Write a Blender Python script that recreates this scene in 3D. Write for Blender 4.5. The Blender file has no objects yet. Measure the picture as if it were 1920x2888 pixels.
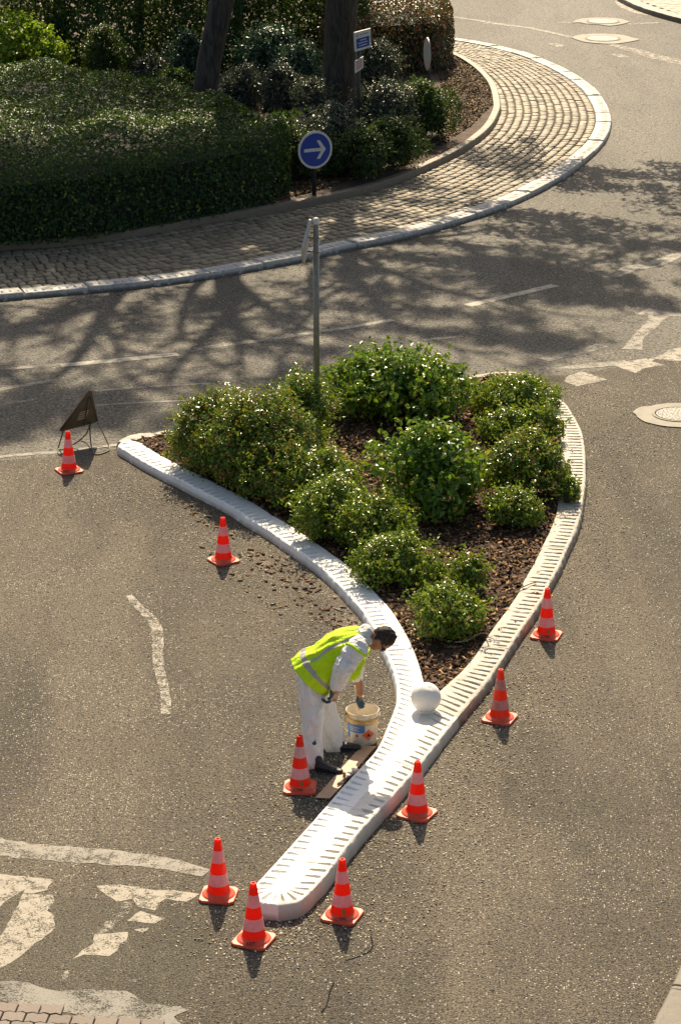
import bpy, bmesh, math, random
import numpy as np
from mathutils import Vector, Matrix
random.seed(7); RNG = np.random.default_rng(7)
S = bpy.context.scene
COL = S.collection
# ------------------------------------------------------------ camera, sky, sun, exposure
F, CX, CY, TH, CAMH = 7347.0, 960.0, 1444.0, 0.332, 9.641
cam = bpy.data.cameras.new("camera"); co = bpy.data.objects.new("camera", cam); COL.objects.link(co)
co.location = (0, 0, CAMH); co.rotation_euler = (math.pi/2 - TH, 0, 0)
cam.sensor_fit = 'VERTICAL'; cam.sensor_height = 24.0; cam.lens = 24.0*F/2888.0
cam.clip_start = 0.5; cam.clip_end = 2000
S.camera = co
SUNV = Vector((-0.029, 1.123, 1.0)).normalized()      # towards the sun
w = bpy.data.worlds.new("World"); S.world = w; w.use_nodes = True
nt = w.node_tree
sky = nt.nodes.new('ShaderNodeTexSky'); sky.sky_type = 'NISHITA'; sky.sun_disc = False
sky.sun_elevation = math.asin(SUNV.z); sky.sun_rotation = math.atan2(SUNV.x, SUNV.y)
sky.air_density = 1.0; sky.dust_density = 3.0; sky.ozone_density = .6
bg = nt.nodes['Background']; bg.inputs['Strength'].default_value = 0.085
nt.links.new(sky.outputs[0], bg.inputs[0])
sl = bpy.data.lights.new("sun", 'SUN'); sl.energy = 4.8; sl.angle = math.radians(0.5); sl.color = (1.0, 0.87, 0.67)
so = bpy.data.objects.new("sun", sl); COL.objects.link(so)
so.rotation_euler = SUNV.to_track_quat('Z', 'Y').to_euler(); so.location = (0, 30, 30)
S.view_settings.view_transform = 'Standard'; S.view_settings.look = 'None'
S.view_settings.exposure = 0.75; S.view_settings.gamma = 1.0
S.view_settings.use_white_balance = True; S.view_settings.white_balance_temperature = 7100; S.view_settings.white_balance_tint = 10
SHX, SHY = 0.029, -1.123                                # shadow offset per metre of height

# ------------------------------------------------------------ tracing helpers
ct, st = math.cos(TH), math.sin(TH)
def ray(px, py):
    X = px-CX; Y = py-CY
    return X, F*ct - Y*st, -F*st - Y*ct
def at(px, py, z=0.0):
    x, y, zz = ray(px, py); t = (z-CAMH)/zz
    return Vector((x*t, y*t, z))
def atY(px, py, Y):
    x, y, zz = ray(px, py); t = Y/y
    return Vector((x*t, Y, CAMH+zz*t))
def C(ox, oy, k, pts):                                  # crop coordinates -> photo pixels
    return [(ox+x*k, oy+y*k) for x, y in pts]
def catmull(P, step):
    P = [Vector(p) for p in P]
    Q = [P[0]*2-P[1]] + P + [P[-1]*2-P[-2]]
    out = []
    for i in range(1, len(Q)-2):
        a, b, c, d = Q[i-1], Q[i], Q[i+1], Q[i+2]
        n = max(2, int((c-b).length/step*3)+2)
        for k in range(n):
            t = k/n
            out.append(0.5*((2*b)+(c-a)*t+(2*a-5*b+4*c-d)*t*t+(3*b-a-3*c+d)*t**3))
    out.append(P[-1])
    A = np.array([tuple(v) for v in out])
    return A
def resample(A, n):
    d = np.r_[0, np.cumsum(np.linalg.norm(np.diff(A, axis=0), axis=1))]
    s = np.linspace(0, d[-1], n)
    return np.stack([np.interp(s, d, A[:, k]) for k in range(A.shape[1])], 1), d[-1]
def smooth(A, it=10):
    A = A.copy()
    for _ in range(it):
        A[1:-1] = (A[:-2]+2*A[1:-1]+A[2:])/4
    return A
def line(pts, z=0.0, step=0.05, sm=30):
    A = catmull([at(x, y, z) for x, y in pts], step)
    L = np.linalg.norm(np.diff(A, axis=0), axis=1).sum()
    A, _ = resample(A, max(8, int(L/step)))
    return smooth(A, sm)
def vnoise(p, s=1.0, seed=0):                           # cheap smooth noise in -1..1
    p = np.asarray(p)*s
    r = np.random.default_rng(seed); o = 0
    for k in range(5):
        d = r.normal(size=p.shape[-1]); f = r.uniform(.7, 2.2)
        o = o + np.sin(p@d*f + r.uniform(0, 6.28))
    return o/3.2

# ------------------------------------------------------------ object helpers
def link(name, me, mat=None, parent=None):
    o = bpy.data.objects.new(name, me); COL.objects.link(o)
    if mat is not None and hasattr(me, 'materials') and not len(me.materials):
        for m in (mat if isinstance(mat, (list, tuple)) else [mat]): me.materials.append(m)
    if parent is not None: o.parent = parent
    return o
def mesh(name, V, Fc, mat=None, parent=None, smooth_=False, mi=None):
    me = bpy.data.meshes.new(name)
    me.from_pydata([tuple(map(float, v)) for v in V], [], [tuple(int(i) for i in f) for f in Fc])
    if smooth_: me.polygons.foreach_set('use_smooth', [True]*len(me.polygons))
    o = link(name, me, mat, parent)
    if mi is not None: me.polygons.foreach_set('material_index', np.asarray(mi, dtype=np.int32))
    me.update()
    return o
def empty(name, loc, rz=0.0):
    o = bpy.data.objects.new(name, None); COL.objects.link(o)
    o.location = loc; o.rotation_euler = (0, 0, rz); o.empty_display_size = .2
    return o
def tag(o, label=None, cat=None, group=None, kind=None):
    if label: o['label'] = label
    if cat: o['category'] = cat
    if group: o['group'] = group
    if kind: o['kind'] = kind
    return o
class MB:
    def __init__(s): s.V = []; s.F = []; s.M = []; s.cur = 0
    def add(s, V, Fc):
        n = len(s.V); s.V += [tuple(v) for v in V]; s.F += [tuple(i+n for i in f) for f in Fc]; s.M += [s.cur]*len(Fc)
    def box(s, c, sz, R=None, bev=0.0):
        a, b, h = sz[0]/2, sz[1]/2, sz[2]/2
        P = [Vector((x, y, z)) for z in (-h, h) for x, y in ((-a, -b), (a, -b), (a, b), (-a, b))]
        if R is not None: P = [R@p for p in P]
        s.add([p+Vector(c) for p in P], [(3, 2, 1, 0), (4, 5, 6, 7), (0, 1, 5, 4), (1, 2, 6, 5), (2, 3, 7, 6), (3, 0, 4, 7)])
    def tube(s, pts, r, n=10, cap=True, sq=(1, 1), ref=None):
        pts = [Vector(p) for p in pts]
        if not hasattr(r, '__len__'): r = [r]*len(pts)
        rr = [(q if hasattr(q, '__len__') else (q*sq[0], q*sq[1])) for q in r]
        V = []; u = None
        for i, p in enumerate(pts):
            t = (pts[min(i+1, len(pts)-1)]-pts[max(i-1, 0)]).normalized()
            if u is None:
                u = Vector(ref) if ref is not None else (Vector((0, 0, 1)) if abs(t.z) < .9 else Vector((1, 0, 0)))
            u = (u-t*u.dot(t)).normalized() if ref is None else (Vector(ref)-t*Vector(ref).dot(t)).normalized()
            v = t.cross(u)
            for k in range(n):
                a = 2*math.pi*k/n
                V.append(p+u*math.cos(a)*rr[i][0]+v*math.sin(a)*rr[i][1])
        Fc = [(i*n+k, i*n+(k+1) % n, (i+1)*n+(k+1) % n, (i+1)*n+k) for i in range(len(pts)-1) for k in range(n)]
        if cap:
            Fc.append(tuple(range(n-1, -1, -1))); Fc.append(tuple((len(pts)-1)*n+k for k in range(n)))
        s.add(V, Fc)
    def lathe(s, prof, n=32, c=(0, 0, 0), cap=(True, True)):
        c = Vector(c); V = []
        for r, z in prof:
            for k in range(n):
                a = 2*math.pi*k/n; V.append(c+Vector((r*math.cos(a), r*math.sin(a), z)))
        m = len(prof)
        Fc = [(i*n+k, i*n+(k+1) % n, (i+1)*n+(k+1) % n, (i+1)*n+k) for i in range(m-1) for k in range(n)]
        if cap[0]: Fc.append(tuple(range(n-1, -1, -1)))
        if cap[1]: Fc.append(tuple((m-1)*n+k for k in range(n)))
        s.add(V, Fc)
    def ball(s, c, r, nu=16, nv=10, R=None):
        V = []; Fc = []
        r = Vector(r) if hasattr(r, '__len__') else Vector((r, r, r))
        for j in range(1, nv):
            ph = math.pi*j/nv
            for k in range(nu):
                a = 2*math.pi*k/nu
                p = Vector((r.x*math.sin(ph)*math.cos(a), r.y*math.sin(ph)*math.sin(a), r.z*math.cos(ph)))
                V.append((R@p if R is not None else p)+Vector(c))
        T = Vector((0, 0, r.z)); V.append((R@T if R is not None else T)+Vector(c)); V.append((R@-T if R is not None else -T)+Vector(c))
        for j in range(nv-2):
            for k in range(nu):
                Fc.append((j*nu+k, (j+1)*nu+k, (j+1)*nu+(k+1) % nu, j*nu+(k+1) % nu))
        a = (nv-1)*nu
        for k in range(nu):
            Fc.append((a, k, (k+1) % nu)); Fc.append((a+1, (nv-2)*nu+(k+1) % nu, (nv-2)*nu+k))
        s.add(V, Fc)
    def build(s, name, mat, parent=None, smooth_=False, auto=None):
        o = mesh(name, s.V, s.F, mat, parent, smooth_, s.M if isinstance(mat, (list, tuple)) else None)
        if auto is not None:
            o.data.polygons.foreach_set('use_smooth', [True]*len(o.data.polygons))
            try: o.data.set_sharp_from_angle(angle=math.radians(auto))
            except Exception: pass
        return o

# ------------------------------------------------------------ material helpers
class NT:
    def __init__(s, name):
        s.m = bpy.data.materials.new(name); s.m.use_nodes = True; s.t = s.m.node_tree
        s.b = s.t.nodes['Principled BSDF']; s.out = s.t.nodes['Material Output']
        s.geo = s.n('ShaderNodeNewGeometry'); s.pos = s.geo.outputs['Position']
        tc = s.n('ShaderNodeTexCoord'); s.obj = tc.outputs['Object']
    def n(s, t): return s.t.nodes.new(t)
    def l(s, a, b): s.t.links.new(a, b)
    def val(s, sock, v):
        if hasattr(v, 'is_linked') or hasattr(v, 'links'): s.l(v, sock)
        else: sock.default_value = v
    def noise(s, scale, detail=3, rough=.55, co=None, dist=0.0):
        x = s.n('ShaderNodeTexNoise'); x.inputs['Scale'].default_value = scale; x.inputs['Detail'].default_value = detail
        x.inputs['Roughness'].default_value = rough; x.inputs['Distortion'].default_value = dist
        s.l(co or s.pos, x.inputs['Vector']); return x.outputs['Fac']
    def vor(s, scale, out='Distance', co=None, rnd=1.0):
        x = s.n('ShaderNodeTexVoronoi'); x.inputs['Scale'].default_value = scale; x.inputs['Randomness'].default_value = rnd
        s.l(co or s.pos, x.inputs['Vector']); return x.outputs[out]
    def ramp(s, fac, a, b, ca=0.0, cb=1.0):
        x = s.n('ShaderNodeMapRange'); x.inputs['From Min'].default_value = a; x.inputs['From Max'].default_value = b
        x.inputs['To Min'].default_value = ca; x.inputs['To Max'].default_value = cb; x.interpolation_type = 'SMOOTHSTEP'
        s.l(fac, x.inputs['Value']); return x.outputs[0]
    def mix(s, fac, a, b):
        x = s.n('ShaderNodeMix'); x.data_type = 'RGBA'
        s.val(x.inputs[0], fac); 
        for sock, v in ((x.inputs[6], a), (x.inputs[7], b)):
            if isinstance(v, tuple): sock.default_value = (v[0], v[1], v[2], 1)
            else: s.l(v, sock)
        return x.outputs[2]
    def math(s, op, a, b=0.0, c=None):
        x = s.n('ShaderNodeMath'); x.operation = op; s.val(x.inputs[0], a); s.val(x.inputs[1], b)
        if c is not None: s.val(x.inputs[2], c)
        return x.outputs[0]
    def bump(s, h, strength=.5, dist=.01):
        x = s.n('ShaderNodeBump'); x.inputs['Strength'].default_value = strength; x.inputs['Distance'].default_value = dist
        s.l(h, x.inputs['Height']); s.l(x.outputs[0], s.b.inputs['Normal']); return x.outputs[0]
    def color(s, c):
        if isinstance(c, tuple): s.b.inputs['Base Color'].default_value = (c[0], c[1], c[2], 1)
        else: s.l(c, s.b.inputs['Base Color'])
    def rough(s, v): s.val(s.b.inputs['Roughness'], v)
    def alpha(s, a): s.l(a, s.b.inputs['Alpha'])
    def sep(s, co=None):
        x = s.n('ShaderNodeSeparateXYZ'); s.l(co or s.pos, x.inputs[0]); return x.outputs
def simple(name, c, rough=.6, c2=None, sc=8.0, metal=0.0, bump=0.0, bsc=60.0, spec=None):
    m = NT(name)
    if c2: m.color(m.mix(m.ramp(m.noise(sc, 4), .35, .65), c, c2))
    else: m.color(m.mix(m.ramp(m.noise(sc*2, 3), .3, .7), c, tuple(x*.88 for x in c)))
    m.rough(rough); m.b.inputs['Metallic'].default_value = metal
    if spec is not None: m.b.inputs['Specular IOR Level'].default_value = spec
    if bump: m.bump(m.noise(bsc, 3), bump, .01)
    return m.m

# coarse chip-sealed asphalt of the approach roads
def mat_asphalt(name, base, lite, speck, specksc, speckden, grain, rough=.85, bumps=.6, patch=.25, speckc=(.62, .55, .38)):
    m = NT(name)
    big = m.noise(.35, 4, .6); mid = m.noise(2.2, 4, .6)
    fine = m.noise(grain, 3, .75)
    c = m.mix(m.ramp(big, .38, .62), base, lite)
    c = m.mix(m.math('MULTIPLY', m.ramp(mid, .45, .7), patch), c, tuple(x*.6 for x in base))
    mp2 = m.n('ShaderNodeMapping'); mp2.inputs['Rotation'].default_value = (0, 0, .45); mp2.inputs['Scale'].default_value = (.55, .10, 1); m.l(m.pos, mp2.inputs['Vector'])
    lane = m.noise(1.0, 4, .6, mp2.outputs[0], .4)
    c = m.mix(m.math('MULTIPLY', m.ramp(lane, .42, .60), .85), c, tuple(x*1.6 for x in lite))
    lane2 = m.noise(1.7, 3, .6, mp2.outputs[0], .2); c = m.mix(m.math('MULTIPLY', m.ramp(lane2, .52, .64), .5), c, tuple(x*.5 for x in base))
    oil = m.noise(.9, 5, .7); c = m.mix(m.math('MULTIPLY', m.ramp(oil, .60, .72), .35), c, tuple(x*.45 for x in base))
    c = m.mix(m.ramp(fine, .40, .62), m.mix(.70, c, (0.006, .006, .006)), m.mix(.24, c, (.3, .27, .2)))
    mp = m.n('ShaderNodeMapping'); mp.inputs['Scale'].default_value = (1, 1.15, 1); mp.inputs['Location'].default_value = (3, 7, 0); m.l(m.pos, mp.inputs['Vector'])
    pit = m.noise(grain*.55, 2, .6, mp.outputs[0], .6)
    c = m.mix(m.math('MULTIPLY', m.ramp(pit, .60, .68), .85), c, (.006, .006, .007))
    vc = m.n('ShaderNodeTexVoronoi'); vc.inputs['Scale'].default_value = specksc; m.l(m.pos, vc.inputs['Vector'])
    rnd = m.sep(vc.outputs['Color'])
    dens = m.math('ADD', speckden, m.math('MULTIPLY', m.ramp(m.noise(.6, 3), .45, .65), speckden*2.2))
    pick = m.math('LESS_THAN', rnd[0], dens)
    sz = m.math('LESS_THAN', vc.outputs['Distance'], m.math('MULTIPLY_ADD', rnd[1], .25, .17))
    sp = m.math('MULTIPLY', m.math('MULTIPLY', pick, sz), speck)
    dk = m.math('MULTIPLY', m.math('GREATER_THAN', rnd[2], .86), m.math('LESS_THAN', vc.outputs['Distance'], .42))
    c = m.mix(m.math('MULTIPLY', dk, .75), c, (.008, .008, .009))
    c = m.mix(sp, c, speckc)
    m.color(c); m.rough(rough)
    h = m.math('SUBTRACT', m.math('ADD', fine, m.math('MULTIPLY', vc.outputs['Distance'], .5)), m.math('MULTIPLY', m.ramp(pit, .58, .68), .9))
    m.bump(h, bumps, .02); m.b.inputs['Specular IOR Level'].default_value = .3
    return m
M = {}
M['asph_app'] = mat_asphalt('coarse_asphalt', (.112, .090, .064), (.150, .123, .088), .65, 52, .10, 62, .85, .9, .45, (.78, .72, .58)).m
M['asph_round'] = mat_asphalt('roundabout_asphalt', (.072, .065, .052), (.094, .086, .070), .5, 30, .05, 26, .72, .9, .35).m
M['asph_patch'] = mat_asphalt('patched_asphalt', (.082, .069, .048), (.100, .085, .060), .5, 70, .05, 80, .85, .7, .3).m

def mat_paint(name, c, worn, sc=9.0, dirt=(.12, .10, .08), dirtamt=.25, fine=70, rough=.7):
    m = NT(name)
    n1 = m.noise(sc, 5, .7); n2 = m.noise(fine, 3, .7)
    mixn = m.math('ADD', m.math('MULTIPLY', n1, .5), m.math('MULTIPLY', n2, .5))
    m.color(m.mix(m.math('MULTIPLY', m.ramp(m.noise(sc*.7, 4), .4, .75), dirtamt), c, dirt))
    m.rough(rough)
    m.alpha(m.ramp(mixn, worn-.045, worn+.065))
    m.bump(n2, .4, .004)
    return m.m
M['line_white'] = mat_paint('road_marking', (.28, .25, .20), .49, 9, dirtamt=.5, fine=60)
M['dash'] = mat_paint('lane_paint', (.36, .33, .26), .43, 8, dirtamt=.3, fine=60)
M['line_faint'] = mat_paint('faint_marking', (.19, .172, .14), .46, 6)
M['line_filler'] = mat_paint('crack_filler', (.20, .18, .145), .45, 6, dirtamt=.5)
M['mortar'] = mat_paint('mortar_patch', (.16, .15, .125), .45, 3, dirtamt=.9, dirt=(.06, .055, .045))
M['thermo'] = mat_paint('crossing_paint', (.27, .24, .185), .45, 8, dirtamt=.5, dirt=(.2, .17, .13))
M['thermo_worn'] = mat_paint('worn_crossing_paint', (.27, .245, .195), .53, 8, dirtamt=.3)
M['tar'] = mat_paint('tar_crack', (.012, .012, .012), .40, 12, dirtamt=0, rough=1.0); M['tar'].node_tree.nodes['Principled BSDF'].inputs['Specular IOR Level'].default_value = 0
M['dust'] = mat_paint('road_dust', (.15, .11, .065), .56, 2.5, dirtamt=.5, dirt=(.09, .055, .03), fine=45)

def mat_kerb(name, c, dirt, amt, lo=.45, hi=.75, bump=.5, tint=None, tz=.07):
    m = NT(name)
    n = m.noise(16, 5, .7); f = m.noise(110, 3, .7)
    k = m.ramp(m.math('ADD', m.math('MULTIPLY', n, .55), m.math('MULTIPLY', f, .45)), lo, hi)
    col = m.mix(m.math('MULTIPLY', k, amt), c, dirt)
    if tint:                                             # grime creeping up from the road on the side face
        z = m.sep()[2]
        col = m.mix(m.math('MULTIPLY', m.ramp(z, tz, .01), m.ramp(m.noise(9, 4), .25, .5)), col, tint)
    m.color(col); m.rough(.6)
    m.bump(m.math('ADD', f, n), bump, .006)
    return m.m
M['kerb_fresh'] = mat_kerb('fresh_white_paint', (.80, .79, .76), (.60, .57, .52), .4, .48, .75, .7, (.45, .40, .33))
M['kerb_old'] = mat_kerb('weathered_white_paint', (.56, .52, .44), (.22, .18, .13), .85, .40, .66, 1.0, (.17, .12, .08), .12)
M['kerb_ring'] = mat_kerb('ring_white_paint', (.52, .50, .46), (.16, .14, .11), .8, .42, .64, .9, (.12, .10, .08))
M['kerb_back'] = mat_kerb('back_kerb_paint', (.40, .36, .29), (.10, .08, .06), .9, .40, .65, .8)
def mat_stone(name, c1, c2, sc=5):
    m = NT(name)
    r = m.geo.outputs['Random Per Island']
    c = m.mix(r, c1, c2); c = m.mix(m.math('MULTIPLY', m.ramp(m.noise(45, 4, .7), .4, .7), .45), c, tuple(x*.45 for x in c1))
    m.color(c); m.rough(.65); m.bump(m.noise(60, 4, .7), .6, .008)
    return m.m
M['cobble'] = mat_stone('granite_setts', (.14, .112, .070), (.30, .245, .16))
M['joint'] = simple('moss_joint', (.016, .014, .009), .9, (.03, .035, .012), 3)
M['brown_kerb'] = mat_kerb('brown_concrete', (.17, .135, .09), (.08, .065, .045), .8, .4, .7, .8)
M['soil'] = simple('dark_soil', (.045, .03, .02), .95, (.10, .06, .035), 6, bump=.9, bsc=25)
M['mulchbase'] = simple('mulch_base', (.030, .016, .009), .95, (.07, .034, .018), 14, bump=1, bsc=40)
def mat_chip(name, a, b, c):
    m = NT(name); r = m.geo.outputs['Random Per Island']
    m.color(m.mix(m.math('POWER', r, 3.0), m.mix(r, a, b), c)); m.rough(.85); m.b.inputs['Specular IOR Level'].default_value = .12; return m.m
M['bark'] = mat_chip('bark_chips', (.028, .014, .007), (.095, .047, .024), (.40, .25, .13))
M['bark_loose'] = mat_chip('loose_bark', (.05, .022, .012), (.13, .06, .03), (.26, .16, .09))
M['soilchip'] = mat_chip('soil_crumbs', (.03, .02, .012), (.10, .065, .04), (.25, .18, .11))
def mat_leaf(name, a, b, c, cpos=.85, rough=.32, trans=.35, tcol=(.22, .30, .03), spec=.5):
    m = NT(name); r = m.geo.outputs['Random Per Island']
    base = m.mix(m.ramp(r, 0, .8), a, b)
    r2 = m.math('FRACT', m.math('MULTIPLY', r, 17.31))
    col = m.mix(m.ramp(r2, cpos, cpos+.06), base, c)
    m.color(col); m.rough(rough); m.b.inputs['Specular IOR Level'].default_value = spec
    tr = m.n('ShaderNodeBsdfTranslucent'); m.l(m.mix(.55, col, tcol), tr.inputs['Color'])
    mx = m.n('ShaderNodeMixShader'); mx.inputs[0].default_value = trans
    m.l(m.b.outputs[0], mx.inputs[1]); m.l(tr.outputs[0], mx.inputs[2]); m.l(mx.outputs[0], m.out.inputs['Surface'])
    return m.m
M['leaf_rose'] = mat_leaf('small_shrub_leaf', (.055, .115, .010), (.17, .27, .020), (.36, .20, .03), .88, .27, .30, (.34, .46, .03))
M['leaf_rose2'] = mat_leaf('reddish_shrub_leaf', (.050, .112, .010), (.14, .245, .020), (.42, .13, .03), .86, .27, .30, (.36, .42, .03))
M['leaf_big'] = mat_leaf('broad_shrub_leaf', (.045, .115, .008), (.13, .26, .015), (.46, .42, .06), .86, .30, .30, (.26, .38, .03))
M['leaf_hedge'] = mat_leaf('hedge_leaf', (.013, .042, .010), (.032, .080, .014), (.20, .25, .03), .90, .46, .26, (.15, .26, .02), .32)
M['leaf_dark'] = mat_leaf('dark_leaf', (.014, .036, .010), (.035, .075, .014), (.09, .14, .02), .88, .4, .3, (.14, .22, .02), .35)
M['leaf_lime'] = mat_leaf('lime_leaf', (.07, .15, .012), (.15, .27, .02), (.28, .36, .03), .8, .4, .45, (.35, .5, .03))
M['leaf_blue'] = mat_leaf('blue_green_leaf', (.015, .05, .032), (.03, .085, .05), (.07, .13, .06), .85, .38, .25, (.10, .2, .06))
M['leaf_grey'] = mat_leaf('grey_leaf', (.03, .045, .03), (.06, .08, .05), (.16, .17, .13), .84, .36, .2, (.12, .15, .05))
M['leaf_red'] = mat_leaf('photinia_leaf', (.028, .055, .012), (.065, .100, .02), (.26, .06, .02), .70, .38, .25, (.18, .12, .03))
M['leaf_tree'] = mat_leaf('tree_leaf', (.05, .10, .015), (.09, .15, .02), (.15, .2, .03), .8, .4, .3)
M['twig'] = simple('brown_twig', (.06, .04, .025), .8, (.10, .07, .045), 20)
def mat_bark():
    m = NT('tree_bark'); mp = m.n('ShaderNodeMapping'); mp.inputs['Scale'].default_value = (1, 1, .18); m.l(m.pos, mp.inputs['Vector'])
    n = m.noise(16, 5, .7, mp.outputs[0], 1.0); m.color(m.mix(m.ramp(n, .35, .65), (.020, .017, .014), (.075, .064, .052)))
    m.rough(.9); m.bump(n, 1.0, .05); return m.m
M['trunk'] = mat_bark()

# ------------------------------------------------------------ ground and road surfaces
def sheet(name, poly, z, mat, kind='structure', sub=True):
    bm = bmesh.new(); vs = [bm.verts.new((p[0], p[1], z)) for p in poly]
    f = bm.faces.new(vs); bm.normal_update()
    if f.normal.z < 0: f.normal_flip()
    bmesh.ops.triangulate(bm, faces=bm.faces[:])
    me = bpy.data.meshes.new(name); bm.to_mesh(me); bm.free()
    o = link(name, me, mat)
    if kind: o['kind'] = kind
    return o
sheet('ground', [(-500, -60), (500, -60), (500, 900), (-500, 900)], 0.0, M['asph_round'])
bnd = line([(-900, 1420), (-300, 1322), (0, 1300), (160, 1286), (330, 1272), (523, 1214), (900, 1140), (1333, 1060), (1580, 1062), (1714, 1042), (1920, 992), (2200, 925), (2700, 815)], 0, .3, 3)
low = [tuple(p[:2]) for p in bnd] + [(at(3300, 2400)[0]+5, 5), (-12, 5)]
app = sheet('approach_road', low, .0015, M['asph_app'])
patchpts = C(0, 2440, .4464, [(-300, 100), (60, 95), (200, 175), (330, 200), (640, 210), (820, 250), (1010, 240), (1180, 300), (1330, 420), (1290, 640), (1180, 800), (1150, 880), (900, 930), (-300, 930)])
sheet('asphalt_patch', [at(x, y)[:2] for x, y in patchpts], .0025, M['asph_patch'])

ZC = [0.0034]
def marking(name, pts, mat, width=None, closed=False, ends=(1, 1), wob=.12, kind='structure'):
    """line (width in metres, or list) or polygon traced on the road"""
    z = ZC[0]; ZC[0] += .00005
    if width is None:
        P = [np.array(at(x, y)[:2]) for x, y in pts]
        Q = []
        for i, p in enumerate(P):
            q = P[(i+1) % len(P)]; L = np.linalg.norm(q-p); n = max(1, int(L/.06))
            nr = np.array([-(q-p)[1], (q-p)[0]])/max(L, 1e-6)
            for k in range(n): Q.append(p+(q-p)*k/n + nr*(RNG.uniform(-1, 1)*.011 if k else 0))
        return sheet(name, Q, z, mat, kind)
    A = line(pts, 0, .05, 4)[:, :2]; n = len(A)
    if not hasattr(width, '__len__'): width = [width]*2
    wd = np.interp(np.linspace(0, 1, n), np.linspace(0, 1, len(width)), width)
    T = np.gradient(A, axis=0); T /= np.linalg.norm(T, axis=1)[:, None]; N = np.stack([-T[:, 1], T[:, 0]], 1)
    V = []; Fc = []
    for i in range(n):
        w1 = wd[i]/2*(1+RNG.uniform(-wob, wob)); w2 = wd[i]/2*(1+RNG.uniform(-wob, wob))
        V += [(*(A[i]+N[i]*w1), z), (*(A[i]-N[i]*w2), z)]
        if i: Fc.append((2*i-2, 2*i-1, 2*i+1, 2*i))
    o = mesh(name, V, Fc, mat); o['kind'] = kind
    return o
c4 = lambda p: C(960, 720, .6122, p); c3 = lambda p: C(0, 720, .6122, p); c2 = lambda p: C(960, 0, .6122, p)
c5 = lambda p: C(0, 1440, .6122, p); c7 = lambda p: C(0, 2160, .6122, p); cb = lambda p: C(0, 2440, .4464, p)
c8 = lambda p: C(1500, 860, .26786, p)
# roundabout lane dashes
marking('lane_dash', c4([(585, 232), (700, 205), (850, 170), (990, 138)]), M['dash'], .17)
marking('lane_dash', c4([(-20, 342), (100, 322), (240, 298)]), M['dash'], .12)
marking('lane_dash', c3([(280, 508), (500, 488), (820, 455)]), M['dash'], .17)
marking('lane_dash', c3([(-40, 528), (120, 517), (280, 503)]), M['line_faint'], .12)
marking('lane_dash', c3([(820, 450), (980, 421), (1180, 396), (1380, 366), (1568, 340)]), M['line_faint'], .13)
marking('faint_line', c3([(-100, 640), (0, 620), (250, 575)]), M['line_faint'], .12)
marking('faint_line', c3([(440, 625), (660, 608), (990, 590)]), M['line_faint'], .07)
marking('faint_line', c3([(380, 698), (600, 682), (860, 670)]), M['line_faint'], .07)
marking('faint_line', c3([(0, 690), (160, 665)]), M['line_faint'], .07)
marking('faint_line', c4([(380, 392), (440, 385), (560, 372)]), M['line_faint'], .12)
marking('faint_line', c8([(120, 580), (330, 530), (560, 480), (740, 425)]), M['line_faint'], .22)
# joint line between the two asphalts
marking('joint_line', c3([(-200, 960), (40, 925), (300, 905), (500, 878), (545, 873)]), M['line_filler'], [.06, .10, .09])
marking('joint_line', c8([(260, 675), (420, 660), (640, 640), (860, 615), (1000, 605)]), M['line_filler'], [.1, .22, .2])
marking('filler_patch', c8([(860, 640), (960, 605), (1100, 580), (1250, 560), (1350, 530), (1430, 480), (1568, 445), (1800, 400), (1800, 590), (1568, 590), (1430, 590), (1360, 575), (1290, 572), (1250, 595), (1400, 635), (1300, 645), (1190, 665), (1090, 720), (960, 680)]), M['thermo'])
marking('filler_diamond', c8([(330, 810), (380, 745), (530, 705), (790, 790), (470, 860)]), M['thermo'])
marking('crack_filler', c4([(1205, 100), (1260, 98), (1300, 80), (1330, 60), (1400, 50), (1450, 38), (1550, 0), (1700, -50)]), M['line_filler'], [.1, .28, .3, .2, .3])
marking('crack_filler', c4([(1345, 435), (1365, 385), (1415, 335), (1455, 295), (1455, 270), (1390, 258)]), M['line_filler'], [.30, .16, .2, .22, .45])
marking('crack_filler', c4([(1440, 268), (1568, 275), (1700, 285)]), M['line_filler'], [.25, .18])
# upper road lines and fillers
marking('edge_line', c2([(480, 72), (600, 90), (700, 105), (850, 126), (960, 148), (1060, 172)]), M['line_faint'], .16)
marking('edge_line', c2([(1240, 205), (1300, 220), (1370, 237), (1450, 262), (1568, 288), (1700, 320)]), M['line_white'], [.25, .45, .5])
marking('edge_line', c2([(660, 106), (850, 127), (960, 149), (1060, 172)]), M['line_white'], .14)
marking('scuff', c2([(970, 200), (1020, 215)]), M['line_faint'], .25)
marking('scuff', c2([(1260, 248), (1310, 265)]), M['line_faint'], .25)
marking('scuff', c2([(1000, 102), (1060, 104)]), M['line_white'], .22)
marking('scuff', c2([(1320, 112), (1400, 108), (1470, 104)]), M['line_white'], .2)
marking('filler_patch', c2([(1260, 10), (1290, 35), (1350, 60), (1430, 75), (1440, 68), (1370, 48), (1310, 20), (1285, 0), (1270, -5)]), M['thermo'])
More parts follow.
